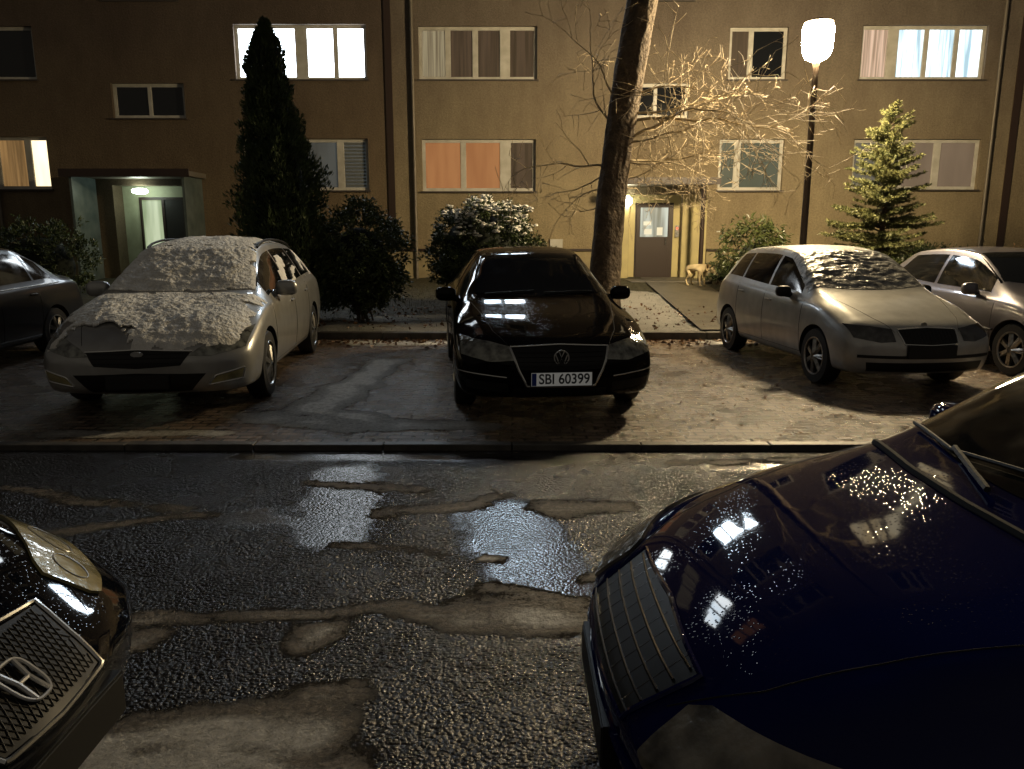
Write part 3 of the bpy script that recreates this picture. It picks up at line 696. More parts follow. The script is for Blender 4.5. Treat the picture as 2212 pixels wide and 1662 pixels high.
# ------------------------------------------------------------ building
BY=20.
B=empty('apartment_building',(0,BY,0),abs_=True);tag(B,'beige plastered apartment block with lit and dark windows','apartment building')
def wallmat():
    m=pmat('old_plaster',(.30,.235,.135),.85);nt=m.node_tree;b=nt.nodes['Principled BSDF'];l=nt.links.new
    tc=nd(nt,'ShaderNodeTexCoord')
    n1=nd(nt,'ShaderNodeTexNoise');n1.inputs['Scale'].default_value=.45;n1.inputs['Detail'].default_value=8;n1.inputs['Roughness'].default_value=.65;l(tc.outputs['Object'],n1.inputs['Vector'])
    mp=nd(nt,'ShaderNodeMapping');mp.inputs['Scale'].default_value=(2,1,.6);l(tc.outputs['Object'],mp.inputs['Vector'])
    n2=nd(nt,'ShaderNodeTexNoise');n2.inputs['Scale'].default_value=1.5;n2.inputs['Detail'].default_value=8;n2.inputs['Roughness'].default_value=.7;l(mp.outputs['Vector'],n2.inputs['Vector'])
    n3=nd(nt,'ShaderNodeTexNoise');n3.inputs['Scale'].default_value=22;n3.inputs['Detail'].default_value=6;n3.inputs['Roughness'].default_value=.8;l(tc.outputs['Object'],n3.inputs['Vector'])
    def ramp(f,a,b_,ca,cb):
        r=nd(nt,'ShaderNodeValToRGB');r.color_ramp.elements[0].position=a;r.color_ramp.elements[1].position=b_
        r.color_ramp.elements[0].color=(*ca,1);r.color_ramp.elements[1].color=(*cb,1);l(f,r.inputs['Fac']);return r.outputs['Color']
    def mul(a,b_):
        x=nd(nt,'ShaderNodeMix',data_type='RGBA',blend_type='MULTIPLY');x.inputs[0].default_value=1;l(a,x.inputs[6]);l(b_,x.inputs[7]);return x.outputs[2]
    c1=ramp(n1.outputs['Fac'],.3,.7,(.225,.185,.14),(.34,.295,.22));c2=ramp(n2.outputs['Fac'],.3,.7,(.74,.72,.70),(1,1,1));c3=ramp(n3.outputs['Fac'],.3,.7,(.6,.6,.6),(1.2,1.2,1.2))
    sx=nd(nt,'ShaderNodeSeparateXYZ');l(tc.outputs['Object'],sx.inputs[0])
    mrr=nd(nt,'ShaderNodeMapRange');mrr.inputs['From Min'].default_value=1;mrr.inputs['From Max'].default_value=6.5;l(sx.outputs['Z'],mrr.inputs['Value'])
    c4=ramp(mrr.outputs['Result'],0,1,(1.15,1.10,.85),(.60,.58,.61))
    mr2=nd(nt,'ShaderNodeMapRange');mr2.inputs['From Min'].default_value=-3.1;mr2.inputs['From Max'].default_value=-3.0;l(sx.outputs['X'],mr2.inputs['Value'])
    c5=ramp(mr2.outputs['Result'],0,1,(.66,.60,.57),(1,1,1))  # left wall section darkened in the colour to imitate the lamp's falloff
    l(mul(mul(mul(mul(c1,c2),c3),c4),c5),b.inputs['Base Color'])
    bp=nd(nt,'ShaderNodeBump');bp.inputs['Strength'].default_value=.8;bp.inputs['Distance'].default_value=.03;l(n3.outputs['Fac'],bp.inputs['Height']);l(bp.outputs['Normal'],b.inputs['Normal'])
    return m
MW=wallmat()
M['pvc']=pmat('window_frame_white',(.50,.49,.45),.4,var=(4,(.38,.365,.32)))
M['sill']=pmat('sill_metal',(.06,.05,.045),.5)
M['brown']=pmat('brown_paint',(.03,.018,.014),.45)
M['pipe']=pmat('drainpipe_zinc',(.16,.14,.11),.5,.3)
L_={'white':curtain('lit_white',(.74,.88,1),(.92,.97,1),13,1),'cool':curtain('lit_cool_curtain',(.22,.34,.40),(.85,.97,1),1.9,7),'white_strong':curtain('lit_white_upper',(.60,.80,1),(.78,.90,1),55,1),
 'pink':curtain('lit_pink_curtain',(.30,.18,.11),(.8,.55,.4),.9,14),'cream':curtain('lit_cream',(1,.75,.38),(1,.85,.55),1.8,2),'dimorange':curtain('lit_dim_orange',(.22,.12,.04),(.5,.28,.1),.55,8),
 'orange':curtain('lit_orange_blind',(.62,.25,.09),(.76,.33,.12),.45,3,(.05,.03,.02)),'lace':curtain('lit_lace',(.18,.13,.07),(.5,.42,.25),.5,16),
 'dim':curtain('dim_brown',(.02,.014,.009),(.07,.045,.028),.7,9,(.05,.04,.03)),'blind':curtain('grey_blind',(.02,.025,.025),(.06,.07,.07),.6,2),'teal':curtain('teal_blind',(.02,.032,.03),(.04,.055,.05),.6,2,(.06,.07,.06)),'beige':curtain('beige_blind',(.12,.075,.045),(.17,.11,.07),.7,2),
 'dark':pmat('dark_window_glass',(.008,.009,.011),.08)}
wins=[
 (-6.82,-3.58,5.38,6.66,[(0,.46,'white'),(.54,.76,'white'),(.78,1,'white')]),
 (-2.30,.62,5.38,6.62,[(0,.22,'lace'),(.25,.46,'dim'),(.49,.70,'dim'),(.77,1,'dim')]),
 (5.34,6.77,5.38,6.60,[(0,.35,'dim'),(.4,1,'dark')]),
 (8.58,11.66,5.38,6.64,[(0,.22,'pink'),(.29,.52,'cool'),(.54,.77,'cool'),(.79,1,'cool')]),
 (-14.6,-11.75,5.38,6.62,[(0,.45,'dark'),(.5,1,'dark')]),
 (-9.95,-8.14,4.47,5.30,[(0,.49,'dark'),(.51,1,'dark')]),
 (2.75,4.4,4.47,5.30,[(0,.49,'dark'),(.51,1,'dark')]),
 (-14.6,-11.68,2.75,4.03,[(0,.5,'dark'),(.55,.80,'dimorange'),(.84,1,'cream')]),
 (-6.78,-3.62,2.72,3.98,[(0,.3,'blind'),(.34,.76,'blind'),(.80,1,'blind')]),
 (-2.27,.60,2.70,3.97,[(0,.34,'orange'),(.37,.70,'orange'),(.78,1,'dim')]),
 (5.22,6.85,2.72,3.97,[(0,.25,'teal'),(.32,1,'teal')]),
 (8.6,11.8,2.74,3.97,[(0,.30,'blind'),(.40,.66,'beige'),(.70,1,'beige')]),
 (-9.95,-8.14,7.20,8.03,[(0,.49,'dark'),(.51,1,'dark')]),(2.9,4.4,7.20,8.03,[(0,.49,'dark'),(.51,1,'dark')])]
for z0,lit in((8.15,{1:'white_strong',3:'dim',0:'lace'}),(10.9,{2:'cream',3:'lace',0:'white'}),(13.6,{0:'orange'})):
    for k,(a,b) in enumerate(((-6.82,-3.58),(-2.30,.62),(5.3,6.8),(8.6,11.7),(-14.6,-11.75),(13.4,16.4))):
        mt=lit.get(k,'dark');wins.append((a,b,z0,z0+1.25,[(0,.46,mt if k!=1 else 'dark'),(.5,.74,mt),(.77,1,mt)]))
for z0 in(2.72,5.38): wins.append((13.4,16.4,z0,z0+1.25,[(0,.46,'dark'),(.5,1,'dark')]))
doors=[(-10.15,-8.0,.40,2.85),(3.0,4.35,.40,2.62)]
holes=[w[:4] for w in wins]+doors
X0,X1,ZT=-24,26,15.6
xs=sorted({X0,X1}|{round(h[i],4) for h in holes for i in(0,1)});zs=sorted({-.1,ZT}|{round(h[i],4) for h in holes for i in(2,3)})
w=MB();y=0.0+BY
for i in range(len(xs)-1):
    for j in range(len(zs)-1):
        cx,cz=(xs[i]+xs[i+1])/2,(zs[j]+zs[j+1])/2
        if any(h[0]<cx<h[1] and h[2]<cz<h[3] for h in holes): continue
        w.add([(xs[i],y,zs[j]),(xs[i+1],y,zs[j]),(xs[i+1],y,zs[j+1]),(xs[i],y,zs[j+1])],[(0,1,2,3)])
for n_,h in enumerate(holes):
    a,b,c0,c1=h;D=y+(.16 if n_<len(wins) else .5)
    w.add([(a,y,c0),(b,y,c0),(b,y,c1),(a,y,c1),(a,D,c0),(b,D,c0),(b,D,c1),(a,D,c1)],[(0,1,5,4),(1,2,6,5),(2,3,7,6),(3,0,4,7)])
w.add([(X0,y,-.1),(X0,y+12,-.1),(X0,y+12,ZT),(X0,y,ZT),(X1,y,-.1),(X1,y+12,-.1),(X1,y+12,ZT),(X1,y,ZT)],[(0,3,2,1),(4,5,6,7),(1,2,6,5)])
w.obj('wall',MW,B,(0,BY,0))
r=MB();r.box(X0-.3,X1+.3,BY-.4,BY+12.3,ZT,ZT+.25);r.obj('roof',M['sill'],B,(0,BY,ZT))
plm=pmat('plinth_plaster',(.32,.27,.15),.8,var=(2,(.20,.16,.09)),bump=(30,.4,.02))
for a,b in((X0,-10.75),(-7.75,2.4),(5.0,X1)):
    pl=MB();pl.box(a,b,BY-.05,BY-.002,0,1.2);pl.box(a,b,BY-.09,BY-.002,1.203,1.26,1);pl.obj('plinth',[plm,M['brown']],B,((a+b)/2,BY,0))
for (a,b,z0,z1,panes) in wins:
    yy=BY+.10;W_=b-a
    fr=MB();t=.05
    fr.box(a,b,yy,yy+.06,z0,z0+t);fr.box(a,b,yy,yy+.06,z1-t,z1);fr.box(a,a+t,yy+.001,yy+.059,z0+t,z1-t);fr.box(b-t,b,yy+.001,yy+.059,z0+t,z1-t)
    ps=[(a+t+(W_-2*t)*p,a+t+(W_-2*t)*q,m) for p,q,m in panes]
    for u,v in zip(ps[:-1],ps[1:]): fr.box(u[1]-.02,v[0]+.02,yy-.004,yy+.055,z0+t,z1-t)
    for u in ps:
        s_=.03
        fr.box(u[0],u[1],yy+.006,yy+.05,z0+t,z0+t+s_);fr.box(u[0],u[1],yy+.006,yy+.05,z1-t-s_,z1-t);fr.box(u[0]-.001,u[0]+s_,yy+.008,yy+.05,z0+t+s_,z1-t-s_);fr.box(u[1]-s_,u[1]+.001,yy+.008,yy+.05,z0+t+s_,z1-t-s_)
    we=empty('window',((a+b)/2,.1,z0),B)
    org=((a+b)/2,BY+.1,z0)
    o=fr.obj('frame',M['pvc'],None,org,loc=(0,0,0));o.parent=we
    for u in ps:
        g=MB();g.add([(u[0],yy+.035,z0+t),(u[1],yy+.035,z0+t),(u[1],yy+.035,z1-t),(u[0],yy+.035,z1-t)],[(0,1,2,3)])
        o=g.obj('pane',L_[u[2]],None,org,loc=(0,0,0));o.parent=we
    s_=MB();s_.box(a-.04,b+.04,BY-.07,BY+.10,z0-.035,z0-.003);o=s_.obj('sill',M['sill'],None,org,loc=(0,0,0));o.parent=we
bl=MB();z=2.82
while z<3.9: bl.box(-4.25,-3.72,BY+.12,BY+.132,z,z+.05);z+=.085
bl.obj('slat_blind',pmat('slat',(.12,.13,.13),.5),B,(-4,BY,2.8))
for x in(-3.05,12.55):
    j=MB();j.box(x-.085,x+.085,BY-.04,BY-.002,.0,ZT);j.obj('joint_cover',M['brown'],B,(x,BY,0))
for x in(-2.45,11.98,-13.0):
    j=MB();j.tube([(x,BY-.09,.3),(x,BY-.09,ZT)],.04,10)
    for z in np.arange(1.5,ZT,2.5): j.tube([(x,BY-.09,z),(x,BY-.09,z+.05)],.05,10)
    j.obj('drainpipe',M['pipe'],B,(x,BY,0),smooth=True,sharp=40)
# entrances
ML_=pmat('entrance_lit_paint',(.42,.45,.30),.6,var=(3,(.32,.34,.22)))
fix=pmat('lit_fixture',(.9,.9,.9),.4,emis=(.85,1,.85),es=26)
fixd=pmat('lit_fixture_warm',(.9,.9,.9),.4,emis=(1,.95,.7),es=36)
e=MB();e.box(-10.75,-7.75,BY-1.15,BY-.002,3.0,3.12);e.box(-10.8,-7.7,BY-1.2,BY-1.15,2.97,3.16,1);e.obj('canopy',[M['pipe'],M['brown']],B,(-9.2,BY,3))
psm=pmat('porch_screen_paint',(.11,.135,.13),.35,var=(3,(.05,.07,.07)))
for a in(-10.62,-7.92):
    e=MB();e.box(a,a+.06,BY-1.1,BY-.01,.35,3.0);e.obj('porch_screen',psm,B,(a,BY,.4))
e=MB();e.box(-10.15,-8.0,BY+.5,BY+.56,.4,2.85);e.obj('porch_wall',ML_,B,(-9.2,BY,.4))
d_=MB();d_.box(-9.05,-8.05,BY+.42,BY+.47,.45,2.5);o=d_.obj('door',pmat('dark_door',(.02,.02,.018),.4),B,(-8.5,BY,.45))
g=MB();g.add([(-9.65,BY+.46,.5),(-9.12,BY+.46,.5),(-9.12,BY+.46,2.5),(-9.65,BY+.46,2.5)],[(0,1,2,3)]);g.obj('door_light_panel',curtain('lit_stairwell',(.25,.32,.16),(.6,.68,.45),.9,3),B,(-9.4,BY,.5))
g=MB()
for a,b in((-9.70,-9.65),(-9.12,-9.05)): g.box(a,b,BY+.40,BY+.48,.45,2.5)
g.box(-9.70,-8.0,BY+.40,BY+.48,2.5,2.57);g.obj('door_frame',M['brown'],B,(-9,BY,.5))
e=MB();e.sell((-9.45,BY-.02,2.70),(.20,.12,.07),.8,16);e.obj('porch_light',fix,B,(-9.45,BY,2.7),smooth=True)
e=MB();e.box(2.55,4.95,BY-1.1,BY-.002,2.82,2.92);e.box(2.5,5.0,BY-1.15,BY-1.1,2.80,2.96,1);e.obj('canopy',[M['pipe'],M['brown']],B,(3.8,BY,2.8))
e=MB();e.tube([(4.62,BY-1.05,.4),(4.62,BY-1.05,2.82)],.055,10);e.obj('porch_post',M['brown'],B,(4.62,BY,.4),smooth=True,sharp=40)
MY=pmat('yellow_entrance_paint',(.50,.43,.20),.6,var=(2.5,(.40,.34,.17)))
e=MB();e.box(3.0,3.18,BY+.2,BY+.5,.4,2.62);e.box(4.17,4.35,BY+.2,BY+.5,.4,2.62);e.box(3.18,4.17,BY+.2,BY+.5,2.42,2.62);e.obj('porch_wall',MY,B,(3.7,BY,.4))
for a,b in((4.36,4.98),(2.5,2.99)):
    e=MB();e.box(a,b,BY-.03,BY-.003,.45,2.62);e.obj('painted_panel',MY,B,(a,BY,.4))
d_=MB();d_.box(3.18,4.17,BY+.20,BY+.25,.5,2.42);d_.box(3.22,3.30,BY+.17,BY+.2,.5,2.38);d_.box(4.05,4.13,BY+.17,BY+.2,.5,2.38);d_.box(3.30,4.05,BY+.17,BY+.2,2.30,2.38);d_.box(3.30,4.05,BY+.17,BY+.2,1.50,1.56);d_.box(3.30,4.05,BY+.18,BY+.2,.5,1.5)
dr=d_.obj('door',M['brown'],B,(3.7,BY,.5))
g=MB();g.box(3.32,4.03,BY+.185,BY+.198,1.56,2.30);g.obj('door_glass',curtain('lit_door_glass',(.10,.11,.08),(.55,.62,.55),.9,4),B,(3.7,BY,1.6))
for q in((3.40,3.60,1.85,1.95),(3.42,3.62,1.62,1.76),(3.75,3.9,1.6,1.8)):
    g=MB();g.box(q[0],q[1],BY+.178,BY+.184,q[2],q[3]);g.obj('notice_sheet',bpy.data.materials.get('paper') or pmat('paper',(.6,.62,.6),.6,emis=(.6,.65,.6),es=.25),B,(q[0],BY,q[2]))
g=MB();g.tube([(3.98,BY+.13,1.35),(3.98,BY+.13,1.55)],.012,8);g.obj('door_handle',M['chrome'],B,(3.98,BY,1.4))
e=MB();e.box(4.22,4.32,BY+.16,BY+.2,1.55,1.85);e.box(4.25,4.29,BY+.15,BY+.16,1.75,1.80,1);e.obj('intercom',[M['rim'],pmat('red_led',(.5,.02,.01),.4,emis=(1,.1,.05),es=3)],B,(4.27,BY,1.7))
e=MB();e.sell((2.92,BY-.10,2.45),(.13,.09,.12),.8,16);e.obj('porch_light',fixd,B,(2.92,BY,2.45),smooth=True)
e=MB();e.box(2.9,4.9,BY-1.2,BY-.1,.3,.50);e.obj('doorstep',kerbm,B,(3.8,BY,.4),bevel=.01)
e=MB();e.box(.98,1.3,BY-.06,BY-.003,1.28,1.50);e.obj('meter_box',M['pvc'],B,(1.1,BY,1.3))

# ------------------------------------------------------------ street lamp
LX,LY=5.02,13.4
S=empty('street_lamp',(LX,LY,lz(LY)));tag(S,'tall lit street lamp with glowing lantern beside a bare tree','street lamp')
p=MB();p.lathe([(.09,0),(.09,.5),(.07,.52),(.06,1.0),(.048,4.15),(.06,4.17),(.06,4.22)],'z',16);p.obj('pole',pmat('lamp_pole_paint',(.05,.035,.025),.45),S,loc=(0,0,0),smooth=True,sharp=40)
p=MB();p.lathe([(.08,4.22),(.18,4.27),(.235,4.38),(.25,4.58),(.25,4.74),(.22,4.80)],'z',24);p.obj('lantern_globe',pmat('lantern_glow',(1,.9,.7),.5,emis=(1,.77,.44),es=820),S,loc=(0,0,0),smooth=True)
p=MB();p.lathe([(.21,4.805),(.23,4.815),(.12,4.86),(.03,4.89)],'z',24);p.obj('lamp_cap',M['black'],S,loc=(0,0,0),smooth=True,sharp=40)

# ------------------------------------------------------------ vegetation
bark=pmat('bark',(.12,.09,.06),.85,var=(6,(.06,.043,.03)),bump=(14,1,.06))
twm=pmat('twig_bark',(.36,.29,.18),.7)
T=empty('tree',(1.55,13.2,lz(13.2)));tag(T,'leafless tree with leaning trunk and lamplit twigs','tree')
tx=kf([(-.1,0),(1.8,.09),(3.0,.22),(5.1,.55),(7,.85),(9.5,1.1)])
tr=kf([(-.1,.36),(.25,.30),(.9,.255),(3,.235),(5,.245),(7,.18),(9.5,.08)])
t=MB();zz=np.linspace(-.1,9.5,150);n=56;vs=[];fs=[]
for i,z in enumerate(zz):
    for k in range(n):
        a=2*math.pi*k/n;rr=tr(z)*(1+.06*math.sin(3*a+z)+.05*noise.noise(Vector((math.cos(a)*3,math.sin(a)*3,z*1.3)))+.09*abs(noise.noise(Vector((math.cos(a)*7,math.sin(a)*7,z*1.6))))+.04*noise.noise(Vector((math.cos(a)*16,math.sin(a)*16,z*5))))
        vs.append((tx(z)+rr*math.cos(a),rr*math.sin(a),z))
for i in range(len(zz)-1):
    for k in range(n): fs.append((i*n+k,i*n+(k+1)%n,(i+1)*n+(k+1)%n,(i+1)*n+k))
t.add(vs,fs);t.obj('trunk',bark,T,loc=(0,0,0),smooth=True)
cr=MB()
def grow(p,d,L,r,lev,droop=.0):
    p=Vector(p);d=Vector(d).normalized();n=max(3,int(L/.13));pts=[p.copy()];rs=[r];st=L/n
    for i in range(n):
        d=(d+Vector((random.gauss(0,.17),random.gauss(0,.17),random.gauss(0,.17)+droop))).normalized()
        p=p+d*st;pts.append(p.copy());rr=r*(1-.8*(i+1)/n);rs.append(max(rr,.0038))
        if lev>0 and i>0 and random.random()<(.9 if lev>1 else .75):
            s=Vector((random.gauss(0,1),random.gauss(0,.8),random.gauss(0,1)))
            nd_=(d*.7+s.normalized()*.8)
            grow(p,nd_,L*random.uniform(.28,.55),max(rr*.5,.0045),lev-1,droop-.012)
    cr.tube(pts,rs,4 if r<.012 else 6)
limbs=[((.30,-.05,2.9),(1,-.2,.45),2.5,.030,3),((.30,0,2.6),(1,.1,.22),1.9,.026,3),((.35,0,3.2),(1,-.1,.33),2.6,.030,3),((.25,0,2.35),(1,-.3,-.05),1.4,.02,3),((.45,0,3.7),(.9,-.2,-.05),1.4,.02,3),((.3,.1,2.2),(.9,.3,-.1),1.3,.018,3),((.35,-.1,2.9),(.8,-.5,-.15),1.5,.018,3),((.3,-.1,2.6),(.9,-.2,0),1.7,.02,3),((.4,-.1,3.4),(.9,-.1,.1),1.7,.02,3),
 ((.0,0,2.55),(-1,0,.12),1.7,.022,2),((.05,0,2.2),(-1,-.1,-.15),1.1,.015,2),((.12,0,3.1),(-.45,0,1),1.8,.022,2),((-.05,0,1.9),(-.7,0,-.4),.9,.012,2),((.2,0,3.5),(-.6,0,.9),1.5,.018,2),((.0,0,2.4),(-1,0,-.4),1.2,.015,2),
 ((.6,0,5.4),(-1,-.1,.4),2.0,.05,2),((.6,0,5.6),(1,-.1,.9),2.0,.05,1),((.8,0,6.8),(1,.3,.9),2.2,.05,2),((.8,0,6.9),(-1,.2,.9),2.2,.05,2)]
for l_ in limbs: grow(l_[0],l_[1],l_[2],l_[3],l_[4],-.014 if l_[1][0]>0 else 0)
cr.obj('crown',twm,T,loc=(0,0,0),smooth=True)
def foliage(name,pos,dirs,size,mat,parent,wr=.4,bend=.2):
    v,f=leafmesh(pos,dirs,size,wr,bend);mb=MB();mb.v=v.tolist();mb.f=f;mb.m=[0]*len(f)
    return mb.obj(name,mat,parent,loc=(0,0,0))
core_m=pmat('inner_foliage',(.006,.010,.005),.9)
thm=pmat('thuja_foliage',(.022,.038,.014),.6,var=(5,(.07,.10,.03)))
TH=empty('thuja_tree',(-3.75,12.9,lz(12.9)));tag(TH,'tall dark columnar evergreen beside a leafy shrub','evergreen tree')
rf=kf([(0,.45),(.35,.78),(1.0,.86),(1.6,.74),(2.4,.60),(3.2,.42),(3.9,.30),(4.4,.17),(4.72,.01)])
n=38000;z=rng.uniform(.02,1,n)**.9*4.72;a=rng.uniform(0,2*np.pi,n)
rr=rf(z);lob=np.array([noise.noise(Vector((math.cos(A)*2.2,math.sin(A)*2.2,Z*2.6)))*.45+noise.noise(Vector((math.cos(A)*6,math.sin(A)*6,Z*5)))*.32 for A,Z in zip(a,z)])
q=rr*(.9+lob)*rng.uniform(.72,1.05,n);lean=.06*np.sin(z*1.2)-.12*z/4.9*1
pos=np.stack([np.cos(a)*q+lean,np.sin(a)*q,z],1);d=np.stack([np.cos(a)*.6+rng.normal(0,.35,n),np.sin(a)*.6+rng.normal(0,.35,n),np.ones(n)*.9+rng.normal(0,.3,n)],1)
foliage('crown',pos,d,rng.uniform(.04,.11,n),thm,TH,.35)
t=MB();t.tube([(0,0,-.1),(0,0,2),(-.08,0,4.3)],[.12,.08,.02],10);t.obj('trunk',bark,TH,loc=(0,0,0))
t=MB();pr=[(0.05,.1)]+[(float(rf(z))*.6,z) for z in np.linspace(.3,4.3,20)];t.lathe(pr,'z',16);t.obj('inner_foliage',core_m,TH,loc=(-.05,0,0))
def bush(name,label,x,y,r,n,mat,size,wr,snow=0,droop=0,clus=26,core=.62,cat='bush'):
    g0=lz(y);E=empty(name,(x,y,g0));tag(E,label,cat)
    k=n//clus;u=rng.normal(size=(k,3));u/=np.linalg.norm(u,axis=1,keepdims=True)
    u[:,2]=np.abs(u[:,2])-1.0*(rng.random(k)<.45)*np.abs(u[:,2])*1.7
    q=rng.uniform(.6,1.0,k)**.5
    lob=np.array([1+.30*noise.noise(Vector(p*2.2+np.array([x,y,0]))) for p in u])
    cpos=u*np.array(r)*(q*lob)[:,None];cpos[:,2]=np.maximum(cpos[:,2]+r[2]*.95,.08)
    pos=np.repeat(cpos,clus,0)+rng.normal(0,size*.55,(k*clus,3))
    uu=np.repeat(u,clus,0);d=uu*.6+rng.normal(0,.8,(k*clus,3));d[:,2]+=.2-droop
    pos[:,2]=np.maximum(pos[:,2],.02)
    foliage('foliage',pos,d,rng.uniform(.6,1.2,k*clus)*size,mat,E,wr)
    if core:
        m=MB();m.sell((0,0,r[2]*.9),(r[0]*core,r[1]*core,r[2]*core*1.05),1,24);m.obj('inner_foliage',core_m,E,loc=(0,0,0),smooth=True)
    st=MB()
    for i in range(10):
        j=rng.integers(0,k);p=cpos[j];st.tube([(rng.normal()*.08,rng.normal()*.08,-.05),(p[0]*.4,p[1]*.4,p[2]*.5),tuple(p)],[.02,.014,.006],5)
    st.obj('stems',bark,E,loc=(0,0,0))
    if snow:
        top=[p for p in cpos if p[2]>r[2]*1.25]
        m=MB()
        for p in top:
            if random.random()<snow*(p[2]/r[2]-1.0)*1.6:
                for _ in range(5):
                    c_=(p[0]+random.gauss(0,.06),p[1]+random.gauss(0,.06),p[2]+.05+random.gauss(0,.02));m.sell(c_,(random.uniform(.02,.07),random.uniform(.02,.07),random.uniform(.01,.025)),.9,8)
        o=m.obj('snow_tufts',M['snow'],E,loc=(0,0,0),smooth=True);o['kind']='stuff'
    return E
dg_=pmat('dark_leaf',(.025,.04,.014),.4,var=(4,(.06,.085,.024)))
yg=pmat('rhododendron_leaf',(.035,.05,.015),.35,var=(5,(.08,.095,.03)))
bush('shrub','dark leafy shrub at the foot of the evergreen',-2.55,13.0,(.80,.6,1.0),11000,dg_,.09,.4,droop=.3)
bush('shrub','round shrub dusted with snow on top',-.52,14.4,(1.12,.9,1.02),18000,dg_,.07,.45,snow=.6,core=.75)
bush('shrub','leafy rhododendron with drooping leaves by the wall',5.15,16.6,(.75,.5,.82),3600,yg,.14,.28,droop=.8,core=.4)
bush('shrub','dark low shrub by the entrance porch',-8.9,14.5,(1.1,.6,.85),7000,dg_,.08,.4)
bush('shrub','low spreading juniper shrub under the spruce',7.2,14.0,(1.0,.5,.5),10000,yg,.05,.25)
bush('shrub','dark low shrub against the building wall',9.6,18.2,(1.4,.5,.5),5000,dg_,.08,.4)
bush('shrub','small shrub beside the entrance step',5.0,18.6,(.35,.3,.28),1600,dg_,.06,.4)
bush('shrub','dark low shrub near the porch',-6.1,16.5,(1.3,.6,.6),5000,dg_,.08,.4)
bush('shrub','bare twiggy reddish shrub by the drainpipe',10.5,15.2,(.6,.4,.75),1500,pmat('russet_leaf',(.12,.06,.025),.6,var=(5,(.2,.11,.05))),.06,.3,clus=12,core=0)
# spruce
SP=empty('spruce_tree',(7.1,15.0,lz(15)));tag(SP,'small lamplit spruce with layered branches','spruce tree')
spm=pmat('spruce_needles',(.08,.095,.035),.5,var=(6,(.2,.2,.08)))
st=MB();st.tube([(0,0,-.1),(.03,0,1.8),(0,0,3.55)],[.07,.045,.008],8);pos=[];ds=[]
H=3.6;zc=.3
while zc<H-.1:
    f=(H-zc)/H;nb=int(7+7*f)
    for k in range(nb):
        a=random.uniform(0,2*math.pi);L=(.2+1.12*f**.75)*random.uniform(.6,1.12);P=[];p=Vector((0,0,zc+random.uniform(-.06,.06)));d=Vector((math.cos(a),math.sin(a),.22+.5*(1-f)))
        m=max(4,int(L/.07))
        for i in range(m+1):
            P.append(p.copy());d.z+=(-.07 if i<m*.5 else .05);d.normalize();p=p+d*(L/m)
            if i>m*.12:
                sd=Vector((-d.y,d.x,0)).normalized()
                for sg in(-1,1):
                    tl=.28*(1-i/m*.7)*min(1,L+.2)*random.uniform(.6,1.1)
                    td=(d*.8+sd*sg*.9+Vector((0,0,random.uniform(-.2,.1)))).normalized()
                    for q in np.arange(0,tl,.026):
                        for _ in range(3):
                            pos.append(P[-1]+td*q);ds.append(td+Vector((random.gauss(0,.55),random.gauss(0,.55),random.gauss(.1,.5))))
                for _ in range(8): pos.append(P[-1]);ds.append(d+Vector((random.gauss(0,.6),random.gauss(0,.6),random.gauss(.3,.5))))
        st.tube(P,[.012*(1-i/len(P))+.003 for i in range(len(P))],4)
    zc+=random.uniform(.12,.19)
for _ in range(200): pos.append(Vector((0,0,random.uniform(H-.5,H+.05))));ds.append(Vector((random.gauss(0,.6),random.gauss(0,.6),.8)))
pos=np.array([tuple(p) for p in pos]);ds=np.array([tuple(p) for p in ds])
foliage('crown',pos,ds,rng.uniform(.045,.08,len(pos)),spm,SP,.32);st.obj('trunk',bark,SP,loc=(0,0,0))

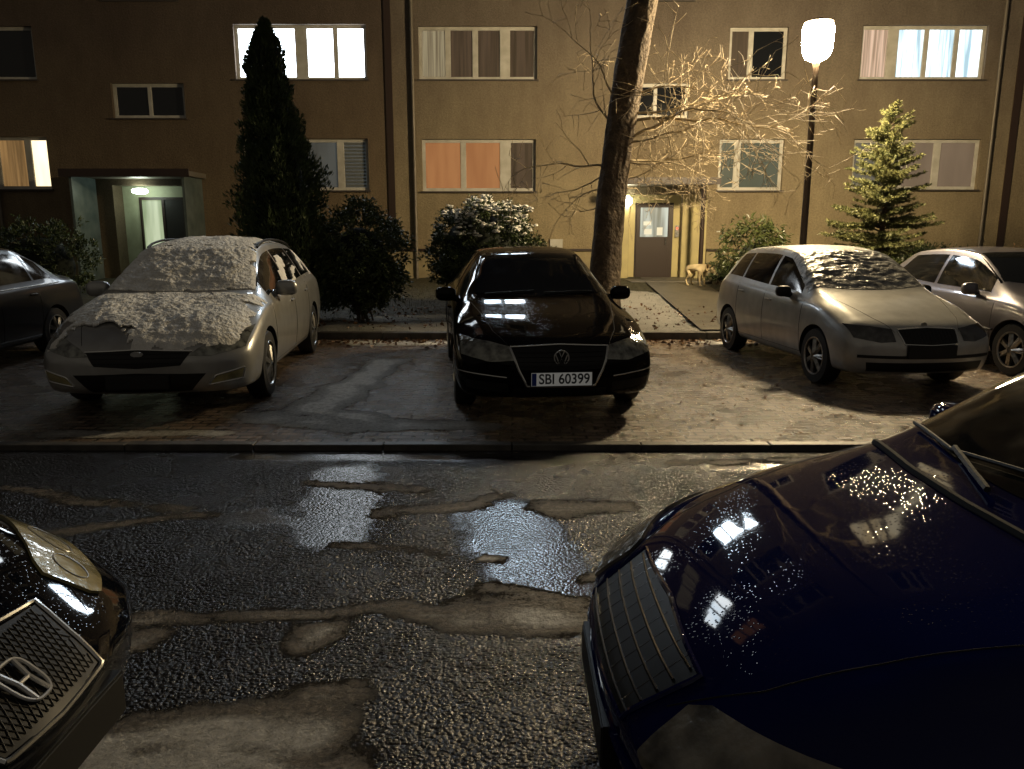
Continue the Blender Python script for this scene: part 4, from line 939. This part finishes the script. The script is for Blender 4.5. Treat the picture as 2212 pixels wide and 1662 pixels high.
# ------------------------------------------------------------ dog
def dog():
    E=(4.18,18.0,lz(18)+.04)
    J={'pel':(0,0,.42,.085),'mid':(.0,-.16,.42,.085),'chest':(0,-.34,.42,.10),'neck':(.02,-.46,.44,.065),'head':(.05,-.58,.36,.06),'muz':(.07,-.68,.29,.03),'nose':(.075,-.73,.265,.022),
     'tail1':(0,.09,.44,.022),'tail2':(0,.19,.36,.016),'tail3':(0,.24,.28,.010)}
    ed=[('pel','mid'),('mid','chest'),('chest','neck'),('neck','head'),('head','muz'),('muz','nose'),('pel','tail1'),('tail1','tail2'),('tail2','tail3')]
    for s,sg in(('l',1),('r',-1)):
        J['hip'+s]=(sg*.07,.03,.34,.06);J['knee'+s]=(sg*.08,-.04,.25,.04);J['hock'+s]=(sg*.08,.07,.13,.02);J['hp'+s]=(sg*.08,.04,.02,.02);J['ht'+s]=(sg*.08,-.02,.015,.02)
        J['sh'+s]=(sg*.075,-.36,.32,.05);J['el'+s]=(sg*.08,-.32,.22,.032);J['wr'+s]=(sg*.08,-.34,.10,.02);J['fp'+s]=(sg*.08,-.35,.02,.02);J['ft'+s]=(sg*.08,-.40,.015,.02)
        J['ear'+s]=(.05+sg*.06,-.55,.38,.02);J['ear2'+s]=(.05+sg*.085,-.57,.31,.014)
        ed+=[('pel','hip'+s),('hip'+s,'knee'+s),('knee'+s,'hock'+s),('hock'+s,'hp'+s),('hp'+s,'ht'+s),('chest','sh'+s),('sh'+s,'el'+s),('el'+s,'wr'+s),('wr'+s,'fp'+s),('fp'+s,'ft'+s),('head','ear'+s),('ear'+s,'ear2'+s)]
    ks=list(J);me=bpy.data.meshes.new('dog');me.from_pydata([J[k][:3] for k in ks],[(ks.index(a),ks.index(b)) for a,b in ed],[])
    o=bpy.data.objects.new('dog',me);colc.objects.link(o)
    m=o.modifiers.new('s','SKIN')
    for i,k in enumerate(ks):
        v=me.skin_vertices[0].data[i];v.radius=(J[k][3],J[k][3]);v.use_root=(k=='pel')
    s=o.modifiers.new('ss','SUBSURF');s.levels=2;s.render_levels=2
    dg=bpy.context.evaluated_depsgraph_get();dg.update();nm=bpy.data.meshes.new_from_object(o.evaluated_get(dg));o.modifiers.clear();o.data=nm
    nm.materials.clear();nm.materials.append(pmat('cream_fur',(.7,.58,.36),.8,bump=(40,.6,.01),var=(8,(.55,.43,.24))));nm.polygons.foreach_set('use_smooth',[True]*len(nm.polygons))
    o.location=E;o.rotation_euler=(0,0,rad(35));tag(o,'cream coloured dog sniffing the path by the entrance','dog')
    n_=MB();n_.sell((.078,-.75,.262),(.014,.012,.011),.9,10);q=n_.obj('nose',M['black'],loc=(0,0,0),smooth=True);q.parent=o
dog()

# ------------------------------------------------------------ world & camera
w=bpy.data.worlds.new('World');sc.world=w;w.use_nodes=True;nt=w.node_tree;bg=nt.nodes['Background']
tc=nd(nt,'ShaderNodeTexCoord');sp=nd(nt,'ShaderNodeSeparateXYZ');nt.links.new(tc.outputs['Generated'],sp.inputs[0])
mr=nd(nt,'ShaderNodeMapRange');mr.inputs['From Min'].default_value=.6;mr.inputs['From Max'].default_value=-.9;mr.inputs['To Min'].default_value=0;mr.inputs['To Max'].default_value=1
nt.links.new(sp.outputs['Y'],mr.inputs['Value'])
r=nd(nt,'ShaderNodeValToRGB');r.color_ramp.elements[0].color=(.008,.008,.011,1);r.color_ramp.elements[1].color=(.115,.102,.082,1)  # sky made brighter behind the camera, added as fill light
nt.links.new(mr.outputs['Result'],r.inputs['Fac']);nt.links.new(r.outputs['Color'],bg.inputs['Color']);bg.inputs['Strength'].default_value=.8
cam=bpy.data.cameras.new('camera');co=bpy.data.objects.new('camera',cam);colc.objects.link(co);sc.camera=co
cam.sensor_width=36;cam.lens=26.85;cam.clip_end=800;cam.clip_start=.05
co.location=(0,0,1.65);co.rotation_euler=(rad(90-11.2),0,0)
for o in bpy.data.objects:
    if '_abs' in o: del o['_abs']
